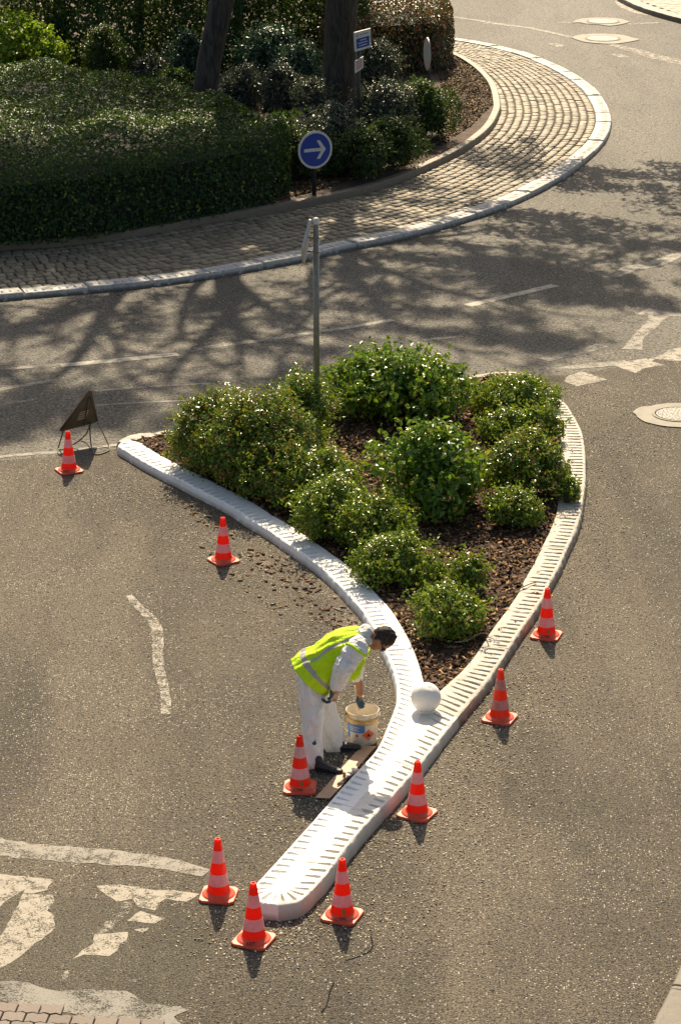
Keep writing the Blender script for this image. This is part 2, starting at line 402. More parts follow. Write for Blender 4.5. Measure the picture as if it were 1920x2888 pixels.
# lower left
marking('squiggle_line', c5([(595, 392), (640, 445), (700, 505), (728, 560), (728, 680), (748, 780), (765, 870), (765, 940)]), M['line_white'], [.08, .10, .12, .11, .10, .09, .09])
marking('squiggle_line', c7([(-60, 365), (0, 375), (150, 397), (400, 415), (600, 432), (780, 455), (950, 497)]), M['line_filler'], [.3, .27, .28, .25, .2, .14])
marking('crossing_stripe', cb([(-250, 40), (0, 58), (340, 95), (300, 160), (200, 182), (150, 178), (160, 155), (60, 215), (0, 270), (-250, 420)]), M['thermo'])
marking('crossing_stripe', cb([(145, 183), (330, 190), (345, 235), (300, 290), (345, 320), (345, 405), (200, 520), (100, 600), (0, 655), (-150, 720), (-60, 560), (40, 400), (100, 280)]), M['thermo'])
marking('crossing_stripe', cb([(390, 150), (440, 140), (430, 170), (395, 178)]), M['thermo_worn'])
marking('crossing_stripe', cb([(610, 135), (750, 125), (870, 140), (960, 160), (1100, 160), (1265, 185), (1180, 235), (1050, 215), (1000, 245), (980, 290), (880, 270), (840, 215), (740, 235), (660, 180)]), M['thermo'])
marking('crossing_stripe', cb([(805, 355), (890, 292), (1045, 338), (980, 372)]), M['thermo'])
marking('crossing_stripe', cb([(845, 410), (950, 398), (905, 432)]), M['thermo'])
marking('crossing_stripe', cb([(600, 440), (810, 425), (800, 480), (760, 500), (740, 545), (690, 580), (600, 570), (530, 570), (455, 600), (520, 540), (590, 500)]), M['thermo'])
marking('crossing_stripe', cb([(790, 230), (840, 250), (790, 330), (690, 420), (600, 450), (660, 370)]), M['thermo_worn'])
marking('crossing_stripe', cb([(410, 670), (450, 660), (410, 735), (395, 735)]), M['thermo_worn'])
marking('crossing_stripe', cb([(810, 730), (870, 722), (860, 742)]), M['thermo_worn'])
marking('mortar_patch', cb([(-250, 700), (0, 738), (90, 735), (180, 745), (290, 785), (380, 800), (520, 790), (680, 795), (800, 798), (870, 840), (940, 880), (1130, 895), (1190, 920), (1100, 960), (1150, 1010), (980, 1010), (800, 1000), (600, 975), (480, 945), (230, 905), (80, 880), (0, 850), (-250, 800)]), M['mortar'])
marking('tar_crack', C(960, 2160, .6122, [(20, 900), (60, 885), (100, 880), (150, 855), (155, 830), (140, 790)]), M['tar'], .009)
marking('tar_crack', C(0, 2160, .6122, [(1540, 1000), (1510, 1060), (1515, 1100), (1480, 1140)]), M['tar'], .008)
marking('dust', C(320, 1220, .2551, [(500, 480), (760, 640), (1100, 820), (1568, 1040), (1568, 1250), (1200, 1060), (800, 900), (600, 700)]), M['dust'])
marking('dust', C(700, 1420, .2551, [(0, 300), (300, 450), (700, 720), (1100, 1040), (1350, 1320), (1330, 1450), (900, 1400), (700, 1050), (300, 900), (0, 560)]), M['dust'])

# manholes: concrete collar + patterned lid
def mat_lid():
    m = NT('cast_iron_lid'); v = m.n('ShaderNodeTexVoronoi'); v.feature = 'DISTANCE_TO_EDGE'; v.inputs['Scale'].default_value = 22
    m.l(m.obj, v.inputs['Vector']); k = m.ramp(v.outputs['Distance'], .05, .16)
    m.color(m.mix(k, (.02, .018, .016), (.24, .22, .18))); m.rough(.5); m.bump(k, .8, .01); return m.m
M['lid'] = mat_lid(); M['collar'] = simple('mortar_collar', (.24, .22, .18), .8, (.30, .275, .22), 5, bump=.4)
M['gap'] = simple('dark_gap', (.01, .01, .01), .9)
def manhole(px, py, r, outline, label):
    e = empty('manhole_cover', at(px, py)); c = at(px, py)
    P = [at(x, y)-c for x, y in outline]
    bm = bmesh.new(); A = catmull([*P, P[0]], .1)[:-1]
    bm.faces.new([bm.verts.new((p[0], p[1], .014)) for p in A]); bmesh.ops.triangulate(bm, faces=bm.faces[:]); bm.normal_update()
    for f in bm.faces:
        if f.normal.z < 0: f.normal_flip()
    me = bpy.data.meshes.new('collar'); bm.to_mesh(me); bm.free(); link('collar', me, M['collar'], e)
    b = MB(); b.lathe([(r, .015), (r, .018), (r-.02, .018)], 48, cap=(False, True)); b.build('rim_gap', M['gap'], e)
    b = MB(); b.lathe([(r+.035, .015), (r+.035, .024), (r, .024)], 48, cap=(False, False)); b.build('rim', M['collar'], e)
    b = MB(); b.lathe([(r-.018, .018), (r-.018, .024), (r-.03, .025), (0.01, .025)], 48, cap=(False, True)); b.build('lid', M['lid'], e)
    tag(e, label, 'manhole', 'manhole covers in the road')
mc = lambda p: C(1560, 40, .2296, p)
manhole(1560+603*.2296, 40+307*.2296, .40, mc([(210, 290), (350, 255), (600, 245), (850, 262), (950, 290), (1050, 315), (900, 350), (700, 370), (450, 355), (320, 330)]), 'nearer of the two far manhole covers, in pointed mortar on the white edge line')
manhole(1560+608*.2296, 40+95*.2296, .39, mc([(230, 110), (290, 72), (420, 52), (620, 48), (800, 60), (900, 85), (930, 100), (850, 125), (690, 148), (560, 132), (400, 122), (330, 108)]), 'farthest manhole cover, closest to the brick pavement corner at the top')
ml = lambda p: C(1720, 1100, .12755, p)
manhole(1720+1500*.12755, 1100+560*.12755, .30, ml([(490, 510), (600, 420), (720, 385), (880, 378), (1020, 340), (1250, 315), (1500, 308), (1800, 330), (2150, 420), (2300, 560), (2150, 720), (1800, 830), (1500, 840), (1150, 810), (850, 745), (720, 700), (590, 610), (570, 570)]), 'large manhole cover in a wide grey collar at the right edge beside the planted island')

# ------------------------------------------------------------ splitter island kerb
K = .2551
def k1(p): return C(320, 1220, K, p)
def k2(p): return C(700, 1420, K, p)
def k3(p): return C(980, 1700, K, p)
def k4(p): return C(820, 2040, K, p)
def k5(p): return C(1340, 1080, K, p)
def k6(p): return C(1280, 1440, K, p)
LOp = k1([(150, 75), (85, 100), (62, 150), (150, 205), (270, 280), (420, 365), (600, 455), (730, 520), (900, 610), (1100, 710), (1300, 820)]) \
    + k2([(0, 160), (250, 310), (450, 450), (650, 590), (850, 745), (1000, 890), (1130, 1030), (1250, 1165)]) \
    + [(1039, 1746), (1064, 1790), (1087, 1838), (1102.5, 1873.5), (1112.7, 1904), (1118, 1932), (1120, 1955)]
LO2p = [(1120, 1955), (1119, 1975), (1112.7, 1998.5), (1102.5, 2024), (1089.7, 2054.6), (1075, 2090), (1056, 2121), (1030, 2150), (998.6, 2183), (963, 2221), (929.7, 2260), (901.6, 2292.6), (871, 2328), (840, 2362), (806, 2400), (774, 2435), (747, 2464.5), (724, 2490), (709, 2509), (707, 2524), (718, 2537), (745, 2546), (785, 2551)]
ROp = [(1555, 1095), (1577, 1121)] + k5([(1000, 230), (1080, 350), (1140, 460), (1180, 560), (1200, 680), (1210, 800), (1215, 950), (1210, 1100), (1195, 1230), (1175, 1360)]) \
    + k6([(1400, 30), (1370, 130), (1330, 240), (1270, 370), (1220, 480), (1170, 590), (1100, 720), (1040, 830), (1000, 930), (930, 1040), (850, 1160), (770, 1270), (700, 1370), (620, 1500)]) \
    + [(1380, 1912), (1347, 1953), (1311.6, 1995), (1290, 2021)]
RO2p = [(1290, 2021), (1250, 2070), (1220, 2109), (1190, 2148), (1151.6, 2193), (1113, 2236), (1080, 2272), (1047, 2307), (1014, 2343), (985.8, 2377), (952.7, 2420), (921, 2464.5), (894.5, 2494), (868, 2522), (850, 2537), (827, 2546), (785, 2551)]
KZ = .13
def kz(px, py): y = at(px, py, .13).y; return .105+.030*min(1, max(0, (22.2-y)/3))
APEX = np.array(at(1203, 1985, .105))
def path(p, n=None, step=.0075):
    A = catmull([at(x, y, kz(x, y)) for x, y in p], .03)
    B, L = resample(A, 600); B = smooth(B, 12)
    B, L = resample(B, n or int(L/step)); return B, L
LO1, L1 = path(LOp); RO1, R1 = path(ROp)
n2 = 780
LO2, L2 = path(LO2p, n2); RO2, R2 = path(RO2p, n2)
nose = np.array(at(788, 2500, .135))
Mid = (LO2+RO2)/2
u = np.linspace(0, 1, n2)[:, None]
bl = np.clip((u-.0)/.12, 0, 1); Mid = Mid*bl + (APEX+(nose-APEX)*u)*(1-bl)
be = np.clip((u-.86)/.08, 0, 1); Mid = Mid*(1-be) + nose*be
Mid = smooth(Mid, 30)
def inner_of(A, width, side, endpt):
    T = np.gradient(A, axis=0); T /= np.linalg.norm(T, axis=1)[:, None]
    T = smooth(T, 40)
    N = np.stack([-T[:, 1], T[:, 0], T[:, 2]*0], 1)*side
    B = A+N*width
    d = endpt-B[-1]; k = np.clip((np.linspace(0, 1, len(A))-.85)/.15, 0, 1)[:, None]; k = k*k*(3-2*k)
    return B+d*k
KW = .285
LI1 = inner_of(LO1, KW, 1, Mid[0]); RI1 = inner_of(RO1, .275, -1, Mid[0])
def kerb_strip(O, I, L0, side, sp=.115, top=None, g0=.10, g1=.60, gd=.032, innerwall=True, g_end=None, base=-.02):
    """cross rows run from the road foot over the rounded edge to the inner side, with wedge-shaped grooves"""
    n = len(O); top = O[:, 2]*1.0 if top is None else np.full(n, top)
    s = np.r_[0, np.cumsum(np.linalg.norm(np.diff(O, axis=0), axis=1))]+L0
    D = I-O; W = np.linalg.norm(D, axis=1); Dn = D/np.maximum(W, 1e-4)[:, None]
    ts = [0, .035, .08, .10, .14, .2, .3, .4, .5, .58, .64, .72, .85, .97]
    gi = np.floor(s/sp); r1 = np.sin(gi*12.9898)*43758.5; r1 -= np.floor(r1); r2 = np.sin(gi*78.23)*9631.1; r2 -= np.floor(r2)
    ph = (s/sp) % 1.0
    rows = []
    out = Dn*-1
    wob = vnoise(O, 9, 3)*.004
    rows.append(np.c_[O[:, :2]+out[:, :2]*(.022+wob[:, None]), np.full(n, base)])
    rows.append(np.c_[O[:, :2]+out[:, :2]*(.018+wob[:, None]), np.full(n, .03)])
    rows.append(np.c_[O[:, :2]+out[:, :2]*(.012+wob[:, None]), top-.045])
    rows.append(np.c_[O[:, :2]+out[:, :2]*(.003+wob[:, None]), top-.016])
    for t in ts:
        P = O+D*t
        z = top - (.009 if t == 0 else (.004 if t < .05 else (.001 if t < .09 else 0)))
        e = g1*(.85+.3*r1); a = g0*(.8+.5*r2)
        k = np.clip((t-a)/.04, 0, 1)*np.clip((e-t)/.10, 0, 1)
        wgr = .20*(.55+.45*np.clip((e-t)/max(g1, .01)*1.3, 0, 1))
        g = np.clip(1-np.abs(ph-.5)/(wgr), 0, 1)
        z = z-.009*np.clip(1-np.abs(((s+.3) % 1.0)-.5)/.010, 0, 1)
        z = z-gd*(.75+.5*r2)*g**.7*k + vnoise(P, 14, 5)*.0022 + vnoise(P, 40, 6)*.0010
        rows.append(np.c_[P[:, :2], z])
    if innerwall:
        rows.append(np.c_[I[:, :2]+Dn[:, :2]*.004, top-.02]); rows.append(np.c_[I[:, :2]+Dn[:, :2]*.01, np.full(n, .03)])
    else:
        rows.append(np.c_[I[:, :2], top])
    m = len(rows); V = np.stack(rows, 1).reshape(-1, 3)
    Fc = []
    for i in range(n-1):
        for j in range(m-1):
            f = (i*m+j, i*m+j+1, (i+1)*m+j+1, (i+1)*m+j)
            Fc.append(f if side > 0 else f[::-1])
    # end caps
    Fc.append(tuple(range(m))) ; Fc.append(tuple((n-1)*m+k for k in range(m)))
    return V, Fc
kb = MB()
for O, I, L0, side, g1_, iw, mi in ((LO1, LI1, 0, -1, .66, True, 0), (LO2, Mid, L1, -1, .60, False, 0), (RO1, RI1, 0, 1, .74, True, 1), (RO2, Mid, R1, 1, .62, False, 2)):
    V, Fc = kerb_strip(O, I, L0, side, g1=g1_, innerwall=iw, gd=.046 if L0 == 0 and mi == 0 else .032); kb.cur = mi; kb.add(V, Fc)
def mat_kerb_mix():
    m = NT('nose_white_paint'); n = m.noise(16, 5, .7); f = m.noise(120, 3, .7)
    k = m.ramp(m.math('ADD', m.math('MULTIPLY', n, .5), m.math('MULTIPLY', f, .5)), .46, .70)
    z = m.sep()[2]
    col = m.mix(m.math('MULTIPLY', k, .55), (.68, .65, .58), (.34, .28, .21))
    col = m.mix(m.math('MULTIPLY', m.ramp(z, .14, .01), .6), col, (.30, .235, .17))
    m.color(col); m.rough(.6); m.bump(m.math('ADD', f, n), .8, .006); return m.m
M['kerb_mix'] = mat_kerb_mix()
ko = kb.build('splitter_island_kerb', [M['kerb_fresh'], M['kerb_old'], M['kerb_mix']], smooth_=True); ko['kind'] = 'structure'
ko.data.set_sharp_from_angle(angle=math.radians(55))

# low back kerb of the splitter island
BK = C(300, 1180, .2168, [(150, 300), (200, 258), (280, 222), (400, 190), (620, 180), (850, 140), (1030, 125)]) + [(700, 1176), (960, 1128), (1333, 1058), (1420, 1047), (1500, 1056), (1548, 1084)]
B0 = catmull([at(x, y, .09) for x, y in BK], .05); B0, Lb = resample(B0, 900); B0 = smooth(B0, 5)
Tb = np.gradient(B0, axis=0); Tb /= np.linalg.norm(Tb, axis=1)[:, None]; Nb = np.stack([-Tb[:, 1], Tb[:, 0], Tb[:, 2]*0], 1)
B0 = B0 + Nb*(vnoise(B0, 6, 2)*.010+vnoise(B0, 17, 8)*.006)[:, None]
V, Fc = kerb_strip(B0, B0-Nb*.20, 0, 1, sp=.25, top=.09, gd=.012, g0=.0, g1=.3)
bo = mesh('back_kerb', V, Fc, M['kerb_back'], None, True); bo['kind'] = 'structure'; bo.data.set_sharp_from_angle(angle=math.radians(50))

# planting bed
def poly_inside(P, X, Y):
    P = np.asarray(P); ins = np.zeros(X.shape, bool); j = len(P)-1
    for i in range(len(P)):
        xi, yi = P[i]; xj, yj = P[j]
        c = ((yi > Y) != (yj > Y)) & (X < (xj-xi)*(Y-yi)/(yj-yi+1e-12)+xi)
        ins ^= c; j = i
    return ins
bedpoly = np.vstack([LI1[::12, :2], APEX[None, :2], RI1[::-1][::12, :2], (B0-Nb*.12)[::-1][::12, :2]])
lo_, hi_ = bedpoly.min(0), bedpoly.max(0)
gx = np.arange(lo_[0]-.05, hi_[0]+.1, .09); gy = np.arange(lo_[1]-.05, hi_[1]+.1, .09)
GX, GY = np.meshgrid(gx, gy, indexing='ij'); ins = poly_inside(bedpoly, GX, GY)
pad = ins.copy(); pad[1:] |= ins[:-1]; pad[:-1] |= ins[1:]; pad[:, 1:] |= ins[:, :-1]; pad[:, :-1] |= ins[:, 1:]
idx = -np.ones(GX.shape, int); idx[pad] = np.arange(pad.sum())
BZ = .075+vnoise(np.stack([GX, GY], -1), 2.2, 11)*.02+vnoise(np.stack([GX, GY], -1), 7, 12)*.008
V = np.stack([GX[pad], GY[pad], BZ[pad]], 1)
Fc = [(idx[i, j], idx[i+1, j], idx[i+1, j+1], idx[i, j+1]) for i in range(len(gx)-1) for j in range(len(gy)-1) if min(idx[i, j], idx[i+1, j], idx[i+1, j+1], idx[i, j+1]) >= 0]
bed = mesh('planting_bed', V, Fc, M['mulchbase'], None, True); bed['kind'] = 'structure'
def bedz(x, y): return .075+vnoise(np.stack([x, y], -1), 2.2, 11)*.02+vnoise(np.stack([x, y], -1), 7, 12)*.008
def chips(name, X, Y, Z, size, mat, tilt=.5, thick=.3, asp=(1.5, 3.2)):
    n = len(X); a = RNG.uniform(0, 2*math.pi, n); L = size*RNG.uniform(.5, 1.3, n); Wd = L/RNG.uniform(*asp, n); h = Wd*thick
    tx = RNG.normal(0, tilt, n); ty = RNG.normal(0, tilt, n)
    base = np.array([(-1, -.7), (1, -1), (.8, 1), (-.9, .8)])/2
    V = np.zeros((n, 8, 3))
    for k in range(4):
        bx = base[k, 0]*L*RNG.uniform(.8, 1.2, n); by = base[k, 1]*Wd*RNG.uniform(.8, 1.2, n)
        x = bx*np.cos(a)-by*np.sin(a); y = bx*np.sin(a)+by*np.cos(a)
        for s, kk in ((-1, k), (1, k+4)):
            V[:, kk, 0] = X+x; V[:, kk, 1] = Y+y; V[:, kk, 2] = Z+tx*x+ty*y+s*h/2
    fb = np.array([(4, 5, 6, 7), (0, 1, 5, 4), (1, 2, 6, 5), (2, 3, 7, 6), (3, 0, 4, 7)])
    Fa = (np.arange(n)[:, None, None]*8+fb[None]).reshape(-1, 4)
    return fast_mesh(name, V.reshape(-1, 3), Fa, mat)
def fast_mesh(name, V, Fa, mat, parent=None):
    me = bpy.data.meshes.new(name); k = Fa.shape[1]
    me.vertices.add(len(V)); me.vertices.foreach_set('co', np.asarray(V, dtype=np.float32).ravel())
    me.loops.add(Fa.size); me.loops.foreach_set('vertex_index', Fa.astype(np.int32).ravel())
    me.polygons.add(len(Fa)); me.polygons.foreach_set('loop_start', np.arange(0, Fa.size, k, dtype=np.int32))
    me.update(calc_edges=True); me.validate()
    return link(name, me, mat, parent)
def scatter_poly(P, n):
    P = np.asarray(P); lo, hi = P.min(0), P.max(0); out = np.zeros((0, 2))
    while len(out) < n:
        q = RNG.uniform(lo, hi, (n*2, 2)); out = np.vstack([out, q[poly_inside(P, q[:, 0], q[:, 1])]])
    return out[:n]
q = scatter_poly(bedpoly, 17000)
ch = chips('bark_mulch', q[:, 0], q[:, 1], bedz(q[:, 0], q[:, 1])+RNG.uniform(.002, .02, len(q)), .055, M['bark'], .45); ch['kind'] = 'stuff'
# loose bark on the road beside the fresh kerb
def px_scatter(poly, n): return scatter_poly([tuple(at(x, y)[:2]) for x, y in poly], n)
lb = np.vstack([px_scatter(k1([(760, 760), (950, 860), (1250, 1060), (1450, 1200), (1300, 1180), (1100, 1060), (900, 980), (800, 900)]), 30),
                px_scatter(k2([(0, 480), (300, 600), (650, 830), (820, 960), (700, 1040), (450, 920), (100, 740), (0, 560)]), 60),
                px_scatter(k2([(820, 1100), (1100, 1150), (1200, 1330), (950, 1420), (700, 1300)]), 34),
                px_scatter(k2([(0, 420), (500, 650), (1250, 1300), (1200, 1400), (700, 1500), (200, 1120), (-300, 900), (-700, 520)]), 70)])
ch = chips('loose_bark_chips', lb[:, 0], lb[:, 1], np.full(len(lb), .010), .052, M['bark_loose'], .12, .30); tag(ch, kind='stuff')

# loose pale grit thrown up along the kerbs
M['grit'] = mat_chip('pale_grit', (.20, .16, .10), (.42, .36, .24), (.75, .70, .55))
def grit_band(pts, n, wd, z=.004):
    A = line(pts, 0, .1, 3)[:, :2]; k = RNG.integers(1, len(A)-1, n); T = A[k+1]-A[k-1]; T /= np.linalg.norm(T, axis=1)[:, None]
    return A[k]+np.stack([-T[:, 1], T[:, 0]], 1)*(RNG.normal(0, wd, n))[:, None]+RNG.normal(0, .08, (n, 2))
gq = np.vstack([grit_band([(250, 1340), (420, 1450), (640, 1560), (800, 1680), (900, 1790)], 1500, .45), grit_band([(930, 1760), (1010, 1850), (1050, 1950), (1030, 2050), (960, 2150), (850, 2270), (740, 2400)], 1900, .35),
                grit_band([(640, 2560), (780, 2680), (930, 2640), (1030, 2500), (1200, 2280), (1330, 2090), (1480, 1880)], 3300, .42), grit_band([(1500, 1850), (1620, 1600), (1690, 1400), (1700, 1200), (1620, 1080)], 2000, .40)])
ch = chips('pale_grit', gq[:, 0], gq[:, 1], np.full(len(gq), .006), .013, M['grit'], .2, .5, (1, 1.6)); ch['kind'] = 'stuff'
kq = np.array([tuple(at(x, y, .11)[:2]) for x, y in k6([(915, 680), (800, 862), (900, 920), (995, 800), (675, 1225), (495, 1312), (770, 870), (880, 905)])]); kq = np.vstack([kq, kq[[0, 2, 5]]+[.02, .01]])
ch = chips('bark_bits', kq[:, 0], kq[:, 1], np.full(len(kq), .115), .035, M['bark_loose'], .1, .4); ch['kind'] = 'stuff'

# ------------------------------------------------------------ central island: kerbs, setts, soil
OB = [(-500, 893), (-250, 871)] + C(0, 720, .6122, [(0, 210), (340, 180), (650, 150), (950, 110), (1230, 60), (1400, 27)]) + c2([(0, 1160), (260, 1110), (520, 1040), (760, 960), (950, 870), (1090, 780), (1200, 680), (1240, 600), (1235, 530), (1190, 450), (1110, 380), (960, 300), (800, 245), (640, 210), (510, 190), (350, 168), (150, 150)])
A = catmull([at(x, y, 0) for x, y in OB], .1); A, Lo = resample(A, 3200); A = smooth(A, 60)
A, Lo = resample(A, int(Lo/.012))
T = np.gradient(A, axis=0); T /= np.linalg.norm(T, axis=1)[:, None]; T = smooth(T, 60); NO = np.stack([-T[:, 1], T[:, 0], T[:, 2]*0], 1)
RO_ = A.copy(); RO_[:, 2] = .09
V, Fc = kerb_strip(RO_, RO_+NO*.30, 0, -1, sp=.125, top=.10, gd=.030, g0=.15, g1=.62)
V = np.array(V)
m_ = len(V)//len(RO_); s_ = np.arange(len(RO_))*Lo/len(RO_); blk = (s_ % 1.0); gap = np.clip(1-np.minimum(blk, 1-blk)/.024, 0, 1)
V = V.reshape(len(RO_), m_, 3); V[:, 2:, 2] -= (gap*.07)[:, None]
jit = np.sin(np.floor(s_)*91.7)*.008; V[:, 3:, 2] += jit[:, None]; V = V.reshape(-1, 3)
ro = mesh('ring_kerb', V, Fc, M['kerb_ring'], None, True); ro['kind'] = 'structure'; ro.data.set_sharp_from_angle(angle=math.radians(50))
IB = [(-500, 760), (-250, 745), (0, 723), (184, 711), (392, 683), (612, 643), (765, 618)] + c2([(0, 945), (200, 890), (380, 820), (560, 730), (680, 640), (728, 560), (732, 510), (710, 430), (650, 360), (570, 305), (500, 278), (420, 262), (300, 250)])
Bi = catmull([at(x, y, 0) for x, y in IB], .1); Bi, Li = resample(Bi, 1600); Bi = smooth(Bi, 25)
Bi, Li = resample(Bi, int(Li/.03)); T = np.gradient(Bi, axis=0); T /= np.linalg.norm(T, axis=1)[:, None]; T = smooth(T, 20); NI = np.stack([-T[:, 1], T[:, 0], T[:, 2]*0], 1)
Bt = Bi.copy(); Bt[:, 2] = .22
V, Fc = kerb_strip(Bt, Bt+NI*.14, 0, -1, sp=99, top=.22, gd=0, g0=.9, g1=.9)
V = np.array(V).reshape(len(Bt), -1, 3); s_ = np.arange(len(Bt))*Li/len(Bt); blk = s_ % 1.0; gap = (np.minimum(blk, 1-blk) < .016)
V[gap, 2:, 2] -= .015; V = V.reshape(-1, 3)
bk = mesh('inner_kerb', V, Fc, M['brown_kerb'], None, True); bk['kind'] = 'structure'; bk.data.set_sharp_from_angle(angle=math.radians(50))
# apron bed and setts
OI = A+NO*.30
# match inner boundary to outer by nearest point
step_ = 20; Oc = OI[::step_]; 
near = np.array([Bi[np.argmin(((Bi[:, :2]-p[:2])**2).sum(1))] for p in Oc]); near = smooth(near, 12)
n = len(Oc); apb = []
V = []; Fc = []
for i in range(n):
    V += [(Oc[i][0], Oc[i][1], .055), (near[i][0], near[i][1], .075)]
    if i: Fc.append((2*i-2, 2*i, 2*i+1, 2*i-1))
ap = mesh('sett_apron', V, Fc, M['joint']); ap['kind'] = 'structure'
NR = 12; cv = []; cf = []
sc_ = np.r_[0, np.cumsum(np.linalg.norm(np.diff(Oc, axis=0), axis=1))]
def apt(s, t):
    a = np.array([np.interp(s, sc_, Oc[:, k]) for k in (0, 1)]); b = np.array([np.interp(s, sc_, near[:, k]) for k in (0, 1)])
    return a+(b-a)*t
for r in range(NR):
    s = RNG.uniform(0, .1); t0 = r/NR; t1 = (r+1)/NR; tm = (t0+t1)/2
    ratio_s = 1.0
    while s < sc_[-1]-.3:
        p0 = apt(s, tm); p1 = apt(s+.1, tm); rr = np.linalg.norm(p1-p0)/.1
        ln = RNG.uniform(.12, .20)/max(rr, .35)
        g = .010/max(rr, .35); gt = .07/NR*RNG.uniform(.8, 1.5)
        ds = RNG.uniform(-.012, .012, 4)
        q4 = [apt(s+g+ds[0], t0+gt), apt(s+ln-g+ds[1], t0+gt), apt(s+ln-g+ds[2], t1-gt), apt(s+g+ds[3], t1-gt)]
        zc = .055+.02*tm; h = .028+RNG.uniform(-.006, .006); cen = sum(q4)/4; b0 = len(cv); tl = RNG.uniform(-.006, .006, 4)
        for f_, z_ in ((1, -.01), (1.0, h*.5), (.80, h)):
            for k in range(4): cv.append((*(cen+(q4[k]-cen)*f_), zc+z_+(tl[k] if z_ > 0 else 0)))
        for L_ in range(2):
            for k in range(4): cf.append((b0+L_*4+k, b0+L_*4+(k+1) % 4, b0+L_*4+4+(k+1) % 4, b0+L_*4+4+k))
        cf.append((b0+8, b0+9, b0+10, b0+11))
        s += ln
bmf = np.array(cf)
cs = fast_mesh('granite_setts', np.array(cv), bmf, M['cobble']); cs['kind'] = 'structure'
bm = bmesh.new(); bm.from_mesh(cs.data); bmesh.ops.recalc_face_normals(bm, faces=bm.faces[:]); bm.to_mesh(cs.data); bm.free()
# soil of the central island
isl = [tuple((Bi[i]+NI[i]*.10)[:2]) for i in range(0, len(Bi), 20)]
isl = isl+[(isl[-1][0], 90), (isl[0][0]-10, 90)]
P = np.array(isl); lo_, hi_ = P.min(0), P.max(0)
soil = sheet('island_soil', isl, .17, M['soil'])
q = px_scatter(c2([(330, 800), (500, 600), (440, 330), (500, 290), (600, 330), (690, 430), (700, 520), (600, 620), (420, 740), (200, 830)]), 5000)
ch = chips('soil_crumbs', q[:, 0], q[:, 1], np.full(len(q), .175)+RNG.uniform(0, .01, len(q)), .06, M['soilchip'], .4); ch['kind'] = 'stuff'
q = px_scatter([(740, 545), (960, 500), (1000, 530), (880, 570), (760, 600)], 1800)
ch = chips('leaf_litter', q[:, 0], q[:, 1], np.full(len(q), .178)+RNG.uniform(0, .012, len(q)), .07, M['soilchip'], .4); ch['kind'] = 'stuff'

# ------------------------------------------------------------ pavements at the corners
M['paver'] = mat_stone('red_brown_pavers', (.095, .065, .048), (.155, .110, .085))
M['brick'] = mat_stone('buff_pavers', (.24, .18, .13), (.32, .25, .18))
M['gr_kerb'] = mat_kerb('grey_concrete_kerb', (.125, .105, .080), (.08, .068, .05), .7, .4, .7, .7)
def pave(name, poly, z, lx, ly, ang, mat, zig=True):
    P = np.array([tuple(at(x, y)[:2]) for x, y in poly]); c = P.mean(0); R = np.array([[math.cos(ang), -math.sin(ang)], [math.sin(ang), math.cos(ang)]])
    ext = np.abs(P-c).max()*1.6; cv = []; cf = []
    for j in range(int(-ext/ly), int(ext/ly)+1):
        for i in range(int(-ext/lx), int(ext/lx)+1):
            x0 = (i+.5*(j % 2))*lx; y0 = j*ly; g = .004
            zz = .018 if zig else 0
            # interlocking outline: zig-zag long sides
            O = [(g, g), (lx*.25, g+zz), (lx*.5, g), (lx*.75, g+zz), (lx-g, g), (lx-g, ly-g), (lx*.75, ly-g+zz), (lx*.5, ly-g), (lx*.25, ly-g+zz), (g, ly-g)]
            ce = R@np.array([x0+lx/2, y0+ly/2])+c
            if not poly_inside(P, np.array([ce[0]]), np.array([ce[1]]))[0]: continue
            b0 = len(cv); dz = RNG.uniform(-.003, .003); k = len(O); C0 = np.array([x0+lx/2, y0+ly/2])
            for f_, z_ in ((1, -.03), (1, -.006), (.95, 0)):
                for o in O:
                    p = np.array([x0+o[0], y0+o[1]]); p = C0+(p-C0)*f_; p = R@p+c; cv.append((p[0], p[1], z+z_+dz))
            for L_ in range(2):
                for a in range(k): cf.append((b0+L_*k+a, b0+L_*k+(a+1) % k, b0+L_*k+k+(a+1) % k, b0+L_*k+k+a))
            cf.append(tuple(b0+2*k+a for a in range(k)))
    o = mesh(name, cv, cf, mat); o['kind'] = 'structure'
    s = sheet(name+'_joints', P, z-.018, M['joint'])
    return o
pave('paver_footway', cb([(-300, 800), (0, 855), (80, 885), (230, 908), (480, 948), (600, 978), (800, 1002), (980, 1015), (1150, 1080), (1150, 1400), (-300, 1400)]), .018, .17, .13, math.radians(-6), M['paver'])
pave('brick_corner', C(960, 0, .6122, [(1330, 0), (1400, 35), (1480, 65), (1568, 88), (1800, 150), (1800, -200), (1250, -60)]), .11, .30, .22, .3, M['brick'], False)
E0 = catmull([at(x, y, .1) for x, y in c2([(1200, -60), (1260, -25), (1300, 0), (1370, 32), (1440, 55), (1568, 90), (1800, 150)])], .1); E0, Le = resample(E0, 300)
T = np.gradient(E0, axis=0); T /= np.linalg.norm(T, axis=1)[:, None]; NE = np.stack([-T[:, 1], T[:, 0], T[:, 2]*0], 1)
V, Fc = kerb_strip(E0, E0+NE*.35, 0, -1, sp=99, top=.13, gd=0, g0=.9, g1=.9)
o = mesh('far_pavement_kerb', V, Fc, M['gr_kerb'], None, True); o['kind'] = 'structure'
c8b = lambda p: C(960, 2160, .6122, p)
E1 = catmull([at(x, y, .1) for x, y in c8b([(1350, 1400), (1435, 1189), (1490, 1080), (1530, 1000), (1545, 970), (1568, 915), (1700, 700)])], .1); E1, Le = resample(E1, 400)
T = np.gradient(E1, axis=0); T /= np.linalg.norm(T, axis=1)[:, None]; NE = np.stack([-T[:, 1], T[:, 0], T[:, 2]*0], 1)
V, Fc = kerb_strip(E1, E1-NE*.30, 0, 1, sp=99, top=.10, gd=0, g0=.9, g1=.9)
